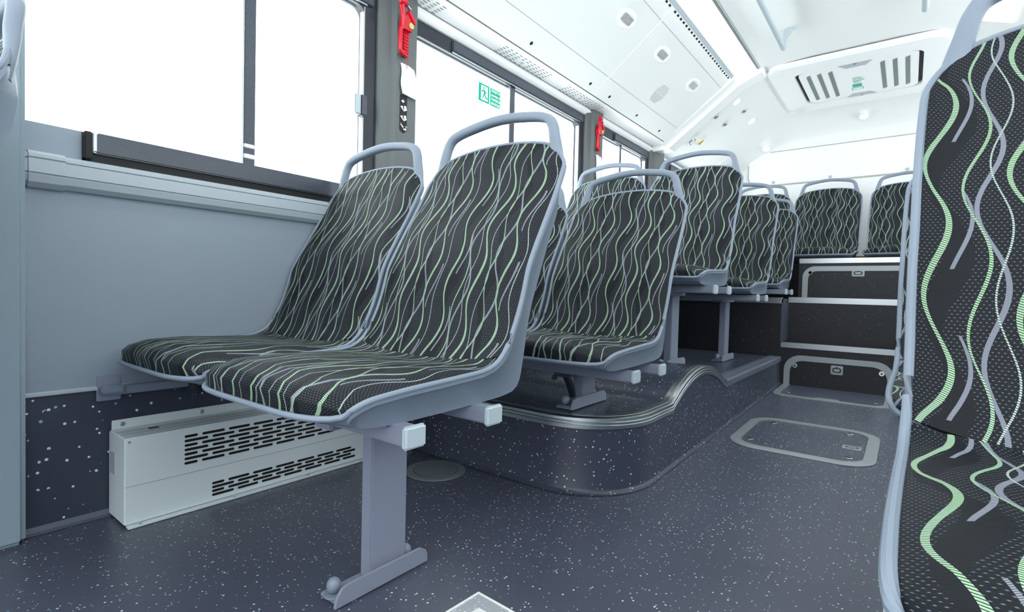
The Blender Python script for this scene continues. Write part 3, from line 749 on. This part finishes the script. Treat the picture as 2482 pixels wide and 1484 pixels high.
def shell_mesh():
    vs = []; fs = []; nt_ = 60
    secs = []
    for i in range(nt_+1):
        t = i/nt_; ry, rz, w_ = lerp(RIM, t); oy, oz, ow = lerp(OUT, t); row = []
        def rimp(s_, dx=0, dn=0):
            tt = min(t, topt(s_)) if t > .85 else t
            if t > .85: tt = .85+(t-.85)*(topt(s_)-.85)/.15
            q = surf(tt, s_)
            return q
        d = Vector((0, oy-ry, oz-rz)); dn = d.normalized() if d.length > 0 else Vector((0, 0, -1))
        SS = [-1, -.96, -.85, -.6, -.3, 0, .3, .6, .85, .96, 1]
        q = rimp(-1); q1 = rimp(1)
        # rim lip, outward
        row.append(q+dn*.004+Vector((.002, 0, 0))); row.append(q+dn*.003+Vector((-.0045, 0, 0))); row.append(q+dn*.006+Vector((-.0075, 0, 0))); row.append(q+dn*.013+Vector((-.0065, 0, 0))); row.append(q+dn*min(.018, d.length*.5)+Vector((.002, 0, 0)))
        for s_ in SS:
            p_ = rimp(s_); p_ = Vector((p_.x*ow/w_, 0, 0)) + Vector((0, oy, oz))
            if t > .85:
                k_ = (t-.85)/.15; p2 = rimp(s_); p_.z = p_.z*(1-k_)+(p2.z-.004)*k_; p_.y = oy*(1-k_)+(p2.y+.022)*k_
            p_.y += fronty(s_)*max(0, 1-t/.14)
            row.append(p_)
        row.append(q1+dn*min(.018, d.length*.5)+Vector((-.002, 0, 0))); row.append(q1+dn*.013+Vector((.0065, 0, 0))); row.append(q1+dn*.006+Vector((.0075, 0, 0))); row.append(q1+dn*.003+Vector((.0045, 0, 0))); row.append(q1+dn*.004+Vector((-.002, 0, 0)))
        # inner face just below the padding
        for s_ in reversed(SS[1:-1]):
            p_ = rimp(s_*.985); row.append(p_+dn*.012)
        secs.append(row)
    n = len(secs[0])
    for row in secs: vs += [v-BO for v in row]
    for i in range(nt_):
        for j in range(n): fs.append((i*n+j, i*n+(j+1) % n, (i+1)*n+(j+1) % n, (i+1)*n+j))
    fs.append(tuple(range(n))); fs.append(tuple(reversed(range(nt_*n, nt_*n+n))))
    me = bpy.data.meshes.new('seat_shell'); me.from_pydata(vs, [], fs); me.materials.append(PL)
    bm = bmesh.new(); bm.from_mesh(me); bmesh.ops.recalc_face_normals(bm, faces=bm.faces[:]); bm.to_mesh(me); bm.free()
    me.shade_smooth(); me.set_sharp_from_angle(angle=math.radians(50)); return me
def lips():
    """plastic bead running round the whole padded outline"""
    P = []
    for j in range(24): s_ = -1+2*j/24; s_ = math.sin(s_*PI/2)*.3+s_*.7; P.append(surf(0, s_)+Vector((s_*.004, -.003, -.004)))
    for i in range(44):
        t = i/44; P.append(surf(t*topt(1), 1)+Vector((.0045, .001, -.001)))
    for j in range(32): s_ = math.sin((1-2*j/32)*PI/2); P.append(surf(topt(s_), s_)+Vector((s_*.004, .006, .002)))
    for i in range(44):
        t = 1-i/44; P.append(surf(t*topt(1), -1)+Vector((-.0045, .001, -.001)))
    m_ = MB(); vs = []; N = len(P)
    P = [(P[i-1]+P[i]*2+P[(i+1) % N])/4 for i in range(N)]
    m_.sweep([p-BO for p in P], [(.0058, .0054)]*N, closed=True, n=10, up=(0, .55, .83), sup=2); return m_
def handle_mb():
    m_ = MB(); H = [(-.222, 1.120, .955, .009, .008), (-.214, 1.126, .990, .018, .010), (-.206, 1.131, 1.025, .0165, .0115), (-.199, 1.133, 1.055, .0145, .013), (-.191, 1.137, 1.085, .0135, .0135), (-.176, 1.140, 1.107, .0130, .014), (-.145, 1.143, 1.120, .0130, .0145), (-.10, 1.146, 1.129, .0130, .015), (-.05, 1.148, 1.136, .0130, .0155), (0, 1.149, 1.139, .0130, .0155)]
    H = H+[(-x, y, z, a, b) for x, y, z, a, b in reversed(H[:-1])]
    # resample smoothly
    P = [Vector(h[:3]) for h in H]; S = [h[3:] for h in H]; out = []; so = []
    for i in range(len(P)-1):
        p0, p1, p2, p3 = P[max(i-1, 0)], P[i], P[i+1], P[min(i+2, len(P)-1)]
        for k in range(5):
            t = k/5; out.append(.5*((2*p1)+(p2-p0)*t+(2*p0-5*p1+4*p2-p3)*t*t+(3*p1-p0-3*p2+p3)*t**3)-BO); so.append((S[i][0]*(1-t)+S[i+1][0]*t, S[i][1]*(1-t)+S[i+1][1]*t))
    out.append(P[-1]-BO); so.append(S[-1])
    # section: first = in the plane of the handle, second = front to back
    m_.sweep(out, so, up=(0, 1, 0), n=16)
    # web at the shoulders
    return m_
SHELL = shell_mesh()
CUSH = [pad_mesh('seat_cushion', 0, .475, 34, 26, False, (.0, .0)), pad_mesh('seat_cushion', 0, .475, 34, 26, False, (.07, .05))]
BACK = [pad_mesh('backrest', .478, 1.0, 40, 26, True, (.0, .37)), pad_mesh('backrest', .478, 1.0, 40, 26, True, (.07, .42))]
LIP = None; HAN = None
def make_seat(x, dy, dz, label, group, var=0, cat='seat'):
    global LIP, HAN
    e = thing('bus_seat', label, cat, (x, dy+BO.y, dz+BO.z), group)
    def lk(n, me):
        o_ = bpy.data.objects.new(n, me); COL.objects.link(o_); o_.parent = e; return o_
    lk('seat_shell', SHELL); lk('seat_cushion', CUSH[var]); lk('backrest', BACK[var])
    if LIP is None: LIP = lips().build('shell_rim', PL, e).data; HAN = handle_mb().build('grab_handle', PL, e, smooth=60).data
    else: lk('shell_rim', LIP); lk('grab_handle', HAN)
    return e
GA = 'wave-patterned bus seats'
seats = [
 (-.945, 0, 0, 'front aisle seat on the left, large, its tall leg standing on the floor', 0),
 (-1.470, .0, .0, 'front window seat on the left, above the silver heater', 1),
 (-.920, .83, .01, 'second-row aisle seat on the low raised platform, left side', 0),
 (-1.446, .83, .01, 'second-row window seat, only top and left rim seen behind the aisle seat', 1),
 (-.940, 1.70, .29, 'third-row aisle seat raised high over the wheel arch hump', 1),
 (-1.466, 1.70, .29, 'third-row window seat mostly hidden behind the raised aisle seat', 0),
 (-.920, 2.50, .26, 'fourth-row aisle seat standing just before the dark riser', 1),
 (-1.446, 2.50, .26, 'fourth-row window seat hidden beside the seat before the riser', 0),
 (-.950, 3.42, .305, 'fifth-row aisle seat on top of the rear platform, left of the steps', 0),
 (-1.476, 3.42, .305, 'fifth-row window seat on the rear platform beside the wall', 1),
 (-1.115, 4.09, .55, 'left seat of the rear bench row, showing only its top and handle', 1),
 (-.585, 4.09, .55, 'middle seat of the rear bench row above the steps, fully seen', 0),
 (-.030, 4.09, .55, 'right seat of the rear bench row, cut off by the near right seat', 1),
 (.252, -.09, 0, 'closest seat at the right edge of the picture, cropped', 0),
 (.232, .72, 0, 'seat directly behind the closest right seat, only a thin edge seen', 1),
 (-1.462, -.950, .035, 'seat at the far left edge, only a bit of handle and shoulder seen', 0),
]
for x, dy, dz, lab, var in seats: make_seat(x, dy, dz, lab, GA, var)

# ------------------------------------------------------------ seat frames
def seat_frame(xc, dy, dz, zb, label, group, xwall=XW, post=True, px=-.925, brace=False, ends=-.672, ypost=None, side=1):
    e = thing('seat_frame', label, 'seat frame', (px, dy+.72, zb), group)
    zt = .3855+dz
    for y in (.600, .815):
        p = MB(); p.box(min(xwall+.012*side, ends), max(xwall+.012*side, ends), dy+y-.019, dy+y+.019, zt-.016, zt+.017, .004); b_ = part('crossbar', p, MET, e)
        p = MB(); p.box(ends-.004, ends+.009, dy+y-.024, dy+y+.025, zt-.019, zt+.021, .004, seg=3) if side == 1 else p.box(ends-.009, ends+.004, dy+y-.024, dy+y+.025, zt-.019, zt+.021, .004); part('end_cap', p, PLD, b_)
    if post:
        yp = dy+.745 if ypost is None else ypost
        p = MB(); p.box(px-.018, px+.018, yp-.050, yp+.050, zb+.012, zt-.016, .003); part('post', p, MET, e)
        p = MB(); p.box(px-.03, px+.03, yp-.16, yp+.10, zt-.030, zt-.014, .003); part('mount_plate', p, MET if not brace else DST, e)
        # foot: upright rounded plate and base flange
        p = MB(); h = .042; y0, y1 = yp-.150, yp+.098
        pts = [(y0, zb+.004), (y0+.004, zb+.022), (y0+.016, zb+h-.004), (y0+.03, zb+h), (y1-.02, zb+h), (y1-.004, zb+h-.010), (y1, zb+h-.022), (y1, zb+.004)]
        p.prism([(px+.033, a, b) for a, b in pts], (.007, 0, 0)); p.box(px-.030, px+.035, y0+.01, y1-.01, zb+.0015, zb+.010, .002)
        ft = part('foot', p, MET, e)
        for yy_ in (y0+.022, y1-.035):
            p = MB(); p.cyl((px, yy_, zb+.009), (0, 0, 1), .020, .004, 20, bev=.001); p.sphere((px, yy_, zb+.030), .015, (1, 1, 1.1)); part('bolt_cap', p, PL, ft)
        if brace:
            p = MB(); p.sweep([(px-.02, yp-.10, zt-.03), (px-.02, yp-.075, zt-.06), (px-.02, yp-.045, zb+.03)], (.010, .014), n=8, up=(1, 0, 0)); part('brace', p, DST, e)
            p = MB(); p.cyl((px-.03, yp-.15, zt-.035), (0, -1, 0), .009, .012, 6); part('bolt', p, DST, e)
    return e
seat_frame(0, 0, .008, 0, 'grey seat stand on a tall flat post under the front left pair', 'seat stands')
seat_frame(0, .90, .008, .25, 'short seat stand with dark brace on the raised platform', 'seat stands', brace=True, ends=-.665)
seat_frame(0, 1.72, .295, .30, 'seat stand rising from behind the wheel arch hump', 'seat stands', ypost=2.50)
seat_frame(0, 2.52, .262, .25, 'seat stand on the platform in front of the dark riser', 'seat stands', ypost=3.42)
seat_frame(0, 3.35, .31, .655, 'low seat bars on the rear platform beside the steps', 'seat stands', post=False)
seat_frame(0, -.09, .0, 0, 'seat bars and stand under the closest right seat', 'seat stands', xwall=XR, px=.26, ends=.002, side=-1)
seat_frame(0, .72, .0, fz(1.45)+.002, 'seat bars and stand under the second right seat', 'seat stands', xwall=XR, px=.26, ends=.02, side=-1)
for x, lab in ((-1.115, 'black bench base under the left rear seat'), (-.585, 'black bench base under the middle rear seat'), (-.03, 'black bench base under the right rear seat')):
    p = MB(); p.box(x-.19, x+.19, 4.60, 5.02, .955, .957+.0, 0) if False else p.box(x-.19, x+.19, 4.62, 4.98, .950, .958, .002); p.box(x-.14, x-.11, 4.62, 4.98, .945, .965); p.box(x+.11, x+.14, 4.62, 4.98, .945, .965)
    tag(p.build('bench_base', BLACK, loc=(x, 4.8, .95)), lab, 'seat base', 'rear bench bases')
# wall rail with its end bracket
e = thing('wall_rail', 'grey seat mounting rail fixed along the wall above the heater', 'rail', (XW, 1.0, .34))
p = MB(); p.box(XW+.007, XW+.030, .43, 1.9, .338, .362, .003); part('rail', p, MET, e)
p = MB(); p.box(XW+.005, XW+.010, .415, .47, .322, .392, .002); part('bracket_plate', p, MET, e)
p = MB(); p.box(XW+.006, XW+.045, .418, .47, .345, .366, .004); part('end_block', p, PL, e)
for y in (.645, .86):
    p = MB(); p.box(XW+.012, XW+.035, y-.012, y+.012, .318, .376, .003); p.cyl((XW+.03, y, .318), (0, 0, -1), .006, .016, 8); part('clip', p, DST, e)

# ------------------------------------------------------------ emergency hammers
def hammer(yc, zc, label, group):
    x0 = XW+.043
    e = thing('emergency_hammer', label, 'hammer', (x0, yc, zc-.10), group)
    # all shapes in the plane of the pillar (y,z), growing into the cabin
    def pol(pts, xa, xb, mat_, name, par=e):
        p = MB(); p.prism([(xa, yc+a, zc+b) for a, b in pts], (xb-xa, 0, 0)); bm = bmesh.new()
        return part(name, p, mat_, par)
    # head of the hammer: rounded horizontal barrel leaning out
    p = MB(); p.sweep([(x0+.050, yc-.040, zc+.088), (x0+.045, yc-.030, zc+.094), (x0+.040, yc-.012, zc+.098), (x0+.036, yc+.004, zc+.094)], [(.008, .008), (.015, .014), (.015, .015), (.011, .011)], n=16, sup=2.2, up=(1, 0, 0)); part('hammer_head', p, RED, e, 60)
    p = MB(); p.cyl((x0+.036, yc+.004, zc+.092), (0, .75, -.45), .0065, .022, 12); part('steel_tip', p, CHR, e)
    # neck from head to handle
    p = MB(); p.sweep([(x0+.040, yc-.026, zc+.082), (x0+.034, yc-.014, zc+.058), (x0+.026, yc-.004, zc+.03), (x0+.022, yc-.004, zc+.0)], [(.010, .011), (.010, .010), (.011, .011), (.009, .010)], n=12, up=(1, 0, 0)); part('neck', p, RED, e, 60)
    # long loop of the handle
    p = MB(); p.sweep([(x0+.022, yc+.006, zc+.008), (x0+.024, yc-.012, zc+.002), (x0+.024, yc-.016, zc-.010), (x0+.024, yc-.017, zc-.085), (x0+.022, yc-.010, zc-.095), (x0+.018, yc+.012, zc-.100), (x0+.016, yc+.026, zc-.101)], [(.007, .006), (.008, .008), (.008, .008), (.008, .008), (.008, .008), (.007, .007), (.006, .006)], n=12, up=(1, 0, 0)); part('handle_loop', p, RED, e, 60)
    # ridged back plate
    pts = [(.010, .012), (.040, .012), (.036, -.100), (.012, -.100)]
    for i in range(8):
        z = -.090+i*.013; pts.append((.009, z)); pts.append((.016, z+.004)); 
    pol(pts, x0, x0+.012, RED, 'back_plate')
    p = MB()
    for i in range(8): p.box(x0+.011, x0+.016, yc+.012, yc+.036, zc-.088+i*.013, zc-.083+i*.013, .001)
    part('ridges', p, RED, e)
    # holder clamp
    pol([(-.006, .036), (.020, .072), (.028, .070), (.052, .040), (.050, .028), (.042, .018), (.040, .0), (.000, .0), (-.004, .014)], x0, x0+.030, RED, 'clamp')
    pol([(.018, .078), (.026, .080), (.056, .046), (.054, .036), (.046, .036), (.020, .066)], x0+.006, x0+.036, RED, 'clamp_lip')
    p = MB(); p.cyl((x0+.030, yc+.034, zc+.022), (1, 0, 0), .0125, .004, 24, bev=.001); part('lime_seal', p, LIME, e)
    p = MB(); p.cyl((x0+.012, yc+.028, zc-.004), (1, 0, 0), .003, .003, 12); part('screw', p, CHR, e)
    return e
hammer(1.405, 1.715, 'red emergency hammer on the nearest window pillar', 'emergency hammers')
hammer(3.085, 1.715, 'red emergency hammer on the second pillar, above the platform seats', 'emergency hammers')
for yc, lab, z0 in ((1.405, 'white plastic bag hanging under the nearest hammer', 1.46), (3.085, 'white plastic bag hanging under the farther hammer', 1.40)):
    x0 = XW+.043; e = thing('plastic_bag', lab, 'bag', (x0, yc, z0), 'bags under the hammers')
    p = MB(); N_ = 8; vs = []
    hh = 1.585-z0
    for k in range(N_+1):
        t = k/N_; wv = .004*math.sin(t*7); yl = yc+.006+.006*t+wv; yr = yc+.075+.02*t+wv; zz = 1.585-hh*t
        vs += [(x0+.006+.006*t, yl, zz), (x0+.012+.008*math.sin(t*3.2), (yl+yr)/2, zz-.004), (x0+.006+.01*t, yr, zz-.008)]
    vs2 = [(x-.006, y, z) for x, y, z in vs]; n3 = 3*(N_+1)
    fs = [(k*3+j, k*3+j+1, (k+1)*3+j+1, (k+1)*3+j) for k in range(N_) for j in range(2)]
    fs2 = [tuple(q+n3 for q in g) for g in fs]; per = [0, 1, 2]+[k*3+2 for k in range(1, N_+1)]+[N_*3+1, N_*3]+[k*3 for k in range(N_-1, 0, -1)]
    fs3 = [(per[i], per[(i+1) % len(per)], per[(i+1) % len(per)]+n3, per[i]+n3) for i in range(len(per))]
    p.add(vs+vs2, fs+fs2+fs3); part('bag', p, CARD, e, 60)
    p = MB(); p.sweep([(x0+.012, yc+.022, 1.616), (x0+.014, yc+.024, 1.60), (x0+.013, yc+.022, 1.572)], (.0008, .0008), n=6); p.sweep([(x0+.012, yc+.034, 1.616), (x0+.014, yc+.034, 1.59), (x0+.013, yc+.030, 1.566)], (.0008, .0008), n=6); part('red_string', p, RED, e)
# instruction sticker
x0 = XW+.0424; e = thing('instruction_sticker', 'narrow black sticker with white chevrons and pictures on the first pillar', 'sticker', (x0, 1.43, 1.37))
def st(a, b, x=0): return (x0+.0006+x, 1.432+a, 1.38+b)
p = MB(); p.prism([st(-.018, .078), st(.018, .078), st(.018, -.066), st(.002, -.078), st(-.018, -.068)], (.0006, 0, 0)); part('backing', p, BLACK, e)
p = MB()
for zc in (.032, -.008, -.040):
    p.prism([st(-.016, zc, .0008), st(-.016, zc-.006, .0008), st(.002, zc-.020, .0008), (st(.017, zc-.012, .0008)), st(.017, zc-.006, .0008), st(.002, zc-.013, .0008)], (.0004, 0, 0))
p.prism([st(.0, -.052, .0008), st(.014, -.050, .0008), st(.014, -.066, .0008), st(.0, -.064, .0008)], (.0004, 0, 0))
for zc in (.022, -.018): p.box(x0+.0014, x0+.0018, 1.434, 1.446, 1.38+zc, 1.38+zc+.014); p.box(x0+.0014, x0+.0018, 1.420, 1.428, 1.38+zc+.004, 1.38+zc+.010)
p.prism([st(-.014, .052, .0008), st(-.004, .060, .0008), st(-.004, .046, .0008)], (.0004, 0, 0)); p.box(x0+.0014, x0+.0018, 1.426, 1.434, 1.428, 1.437)
part('white_print', p, WHITE, e)
p = MB(); p.box(x0+.0014, x0+.0018, 1.418, 1.423, 1.335, 1.342); part('red_mark', p, RED, e)

# ------------------------------------------------------------ exit sign on the second window
xs = XW-.0255
e = thing('exit_sign', 'green running man exit sticker with white writing on the window glass', 'sign', (xs, 2.05, 1.62))
ya, yb, yc_, yd, z0, z1 = 1.975, 2.058, 2.066, 2.148, 1.622, 1.712
p = MB(); p.box(xs, xs+.0012, ya, yb, z0, z1); part('picture_field', p, emis('backlit_green', srgb('20d0b0'), 1.0), e); p = MB(); p.box(xs, xs+.0012, yc_, yd, z0, z1); part('text_field', p, bpy.data.materials['backlit_green'], e)  # unlit sticker: daylight from behind is put in as glowing colour
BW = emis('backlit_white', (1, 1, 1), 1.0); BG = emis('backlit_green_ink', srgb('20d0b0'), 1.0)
p = MB(); p.box(xs+.0013, xs+.0016, ya+.016, yb-.012, z0+.008, z1-.008); part('door', p, BW, e)
def rm(a, b): return (xs+.0019, ya+.016+a*.055, z0+.008+b*.074)
p = MB(); p.cyl((xs+.0017, ya+.016+.42*.055, z0+.008+.84*.074), (1, 0, 0), .0048, .0004, 14)
for poly in ([(.36, .72), (.56, .70), (.60, .48), (.42, .44)], [(.36, .72), (.38, .64), (.14, .52), (.08, .60)], [(.56, .70), (.50, .62), (.68, .50), (.80, .58), (.74, .62), (.68, .58)], [(.42, .48), (.58, .48), (.34, .16), (.18, .10), (.24, .18)], [(.48, .48), (.60, .44), (.70, .30), (.95, .22), (.95, .14), (.62, .20)]):
    p.prism([rm(*q) for q in poly], (.0003, 0, 0))
part('running_man', p, BG, e)
for k, tx in enumerate(('Апаттық', 'шығар есік', 'запасный', 'выход')):
    M_ = Matrix(((0, 0, 1, xs+.0015), (1, 0, 0, yc_+.006), (0, 1, 0, z1-.019-k*.0215), (0, 0, 0, 1)))
    vs, fs = text_mesh(tx, .0235 if k != 1 else .0178, M_, .0006); p = MB(); p.add(vs, fs); part('lettering', p, BW, e)

# ------------------------------------------------------------ roof hatch
e = thing('roof_hatch', 'white louvred roof hatch with green emergency label', 'roof hatch', (-.35, 4.67, 2.31))
def ch(a, b, h): return (a, b, 2.336-h)
part('surround', ring_flat(rrect(-.90, .16, 4.13, 5.20, .12), rrect(-.74, .02, 4.30, 5.03, .07), .035, ch), CEI2, e)
p = MB(); p.add([ch(a, b, .004) for a, b in rrect(-.75, .03, 4.29, 5.04, .07)], [tuple(range(36))]); part('cavity', p, BLACK, e)
# panel with louvres as separate openings
p = MB(); p.prism([ch(a, b, .018) for a, b in rrect(-.715, -.005, 4.31, 5.02, .07)], (0, 0, -.012)); part('panel', p, CEI2, e)
p = MB()
for x in (-.655, -.585, -.515, -.205, -.135, -.065):
    p.prism([ch(x-.013, 4.40, .0312), ch(x+.013, 4.38, .0312), ch(x+.013, 4.93, .0312), ch(x-.013, 4.95, .0312)], (0, 0, -.0006))
part('louvres', p, SLOT, e)
p = MB(); p.prism([ch(-.46, 4.318, .031), ch(-.26, 4.318, .031), ch(-.30, 4.385, .031), ch(-.42, 4.385, .031)], (0, 0, -.001)); part('grip_recess', p, LEDGE, e); p = MB(); p.prism([ch(-.46, 5.015, .031), ch(-.26, 5.015, .031), ch(-.30, 4.95, .031), ch(-.42, 4.95, .031)], (0, 0, -.001)); part('grip_recess', p, LEDGE, e)
p = MB(); p.box(-.37, -.35, 4.322, 4.334, 2.303, 2.305); part('red_latch', p, RED, e); p = MB(); p.box(-.37, -.35, 5.0, 5.01, 2.303, 2.305); part('red_latch', p, RED, e)
def lab(a, b, h=0): return (-.365+a, 4.70+b, 2.3050-h)
p = MB(); p.box(-.395, -.345, 4.60, 4.605, 2.3040, 2.3052); p.box(-.405, -.345, 4.74, 4.80, 2.3040, 2.3052); p.box(-.412, -.338, 4.815, 4.865, 2.3040, 2.3052); part('label_blocks', p, GREEN, e)
p = MB(); p.box(-.407, -.343, 4.82, 4.86, 2.3034, 2.3040); part('label_field', p, WHITE, e)
for k, tx in enumerate(('АПАТ', 'ШЫҒУ', 'EXIT')):
    M_ = Matrix(((1, 0, 0, -.395), (0, -1, 0, 4.615+k*.034+.026), (0, 0, 1, 2.3042), (0, 0, 0, 1)))
    vs, fs = text_mesh(tx, .024, M_, .0004); p = MB(); p.add(vs, fs); part('label_lettering', p, GREEN, e)

# ------------------------------------------------------------ ceiling handrails
def rail(x, y0, y1, label, bk):
    e = thing('ceiling_handrail', label, 'handrail', (x, (y0+y1)/2, 2.23), 'ceiling handrails')
    p = MB(); p.sweep([(x, y0, 2.235), (x, y1-.03, 2.235), (x, y1-.012, 2.238), (x, y1, 2.248)], (.016, .016), n=16, sup=2); part('bar', p, PLD, e, 60)
    for y in bk:
        p = MB(); p.sweep([(x+.004, y, 2.24), (x+.012, y, 2.29), (x+.03, y, 2.342)], [(.012, .014), (.012, .012), (.03, .02)], n=12, up=(0, 1, 0)); part('bracket', p, LEDGE, e, 60)
rail(-.69, -1.5, 3.66, 'long grey ceiling handrail left of the aisle', (.9, 2.3, 3.63))
rail(.012, -1.5, 3.60, 'ceiling handrail right of the aisle, only its end seen', (.9, 2.3, 3.57))
# soft ceiling bulges beside the handrails
# ------------------------------------------------------------ downlights and fittings of the rear bay
def on_rear(x, y, off=0):
    v = on_slant(x, y, off); v.z -= .004; return v
for x, y, on, lab_ in ((-1.152, 4.375, 1, 'round lit downlight nearest the roof hatch on the rear bay slope'), (-1.159, 4.91, 1, 'round lit downlight farther back on the rear bay slope'), (-1.155, 4.623, 0, 'small chrome nozzle between the two lit downlights'), (-1.294, 4.326, 0, 'small chrome nozzle lowest and nearest on the rear bay slope'), (-1.289, 4.565, 0, 'small chrome nozzle lower and farther back on the rear bay slope')):
    c = on_rear(x, y, .002)
    e = thing('downlight' if on else 'air_nozzle', lab_, 'light' if on else 'air nozzle', tuple(c), 'rear bay fittings')
    p = MB(); p.cyl(c-sn*.004, sn, .034 if on else .026, .010, 28, bev=.003); part('ring', p, CEI2 if on else CHR, e)
    p = MB(); p.cyl(c+sn*.006, sn, .027 if on else .014, .003, 24, bev=.001); part('lens' if on else 'nozzle', p, LAMP2 if on else SLOT, e)
for x, y, z, lab_ in ((-1.15, 5.47, 2.10, 'round downlight at the left of the curved rear ceiling'), (-.37, 5.45, 2.262, 'round downlight at the middle of the curved rear ceiling')):
    e = thing('downlight', lab_, 'light', (x, y, z), 'rear curve downlights')
    p = MB(); p.cyl((x, y+.01, z+.01), (0, -.35, -1), .035, .02, 28, bev=.003); part('ring', p, CEI2, e)
    p = MB(); p.cyl((x, y+.003, z-.010), (0, -.35, -1), .027, .003, 24, bev=.001); part('lens', p, LAMP2, e)
c = on_rear(-1.498, 4.373, .001); e = thing('reading_lamp', 'chrome ringed round lamp low on the rear bay slope', 'lamp', tuple(c))
p = MB(); p.cyl(c-sn*.003, sn, .036, .010, 28, bev=.003); part('ring', p, CHR, e); p = MB(); p.cyl(c+sn*.006, sn, .022, .004, 24); part('lens', p, WHITE, e)
c = on_rear(-1.464, 4.514, .001); yv = Vector((0, 1, 0)); e = thing('warning_sticker', 'yellow triangular warning sticker beside the chrome ringed lamp', 'sticker', tuple(c))
p = MB(); p.prism([c-yv*.030-sl*.028, c+yv*.030-sl*.028, c+sl*.034], sn*.0008); part('backing', p, YEL, e)
p = MB(); p.prism([c-yv*.003-sl*.010+sn*.001, c+yv*.003-sl*.010+sn*.001, c+yv*.004+sl*.016+sn*.001, c-yv*.004+sl*.016+sn*.001], sn*.0004); p.prism([c-yv*.003-sl*.02+sn*.001, c+yv*.003-sl*.02+sn*.001, c+yv*.003-sl*.014+sn*.001, c-yv*.003-sl*.014+sn*.001], sn*.0004); part('black_print', p, BLACK, e)
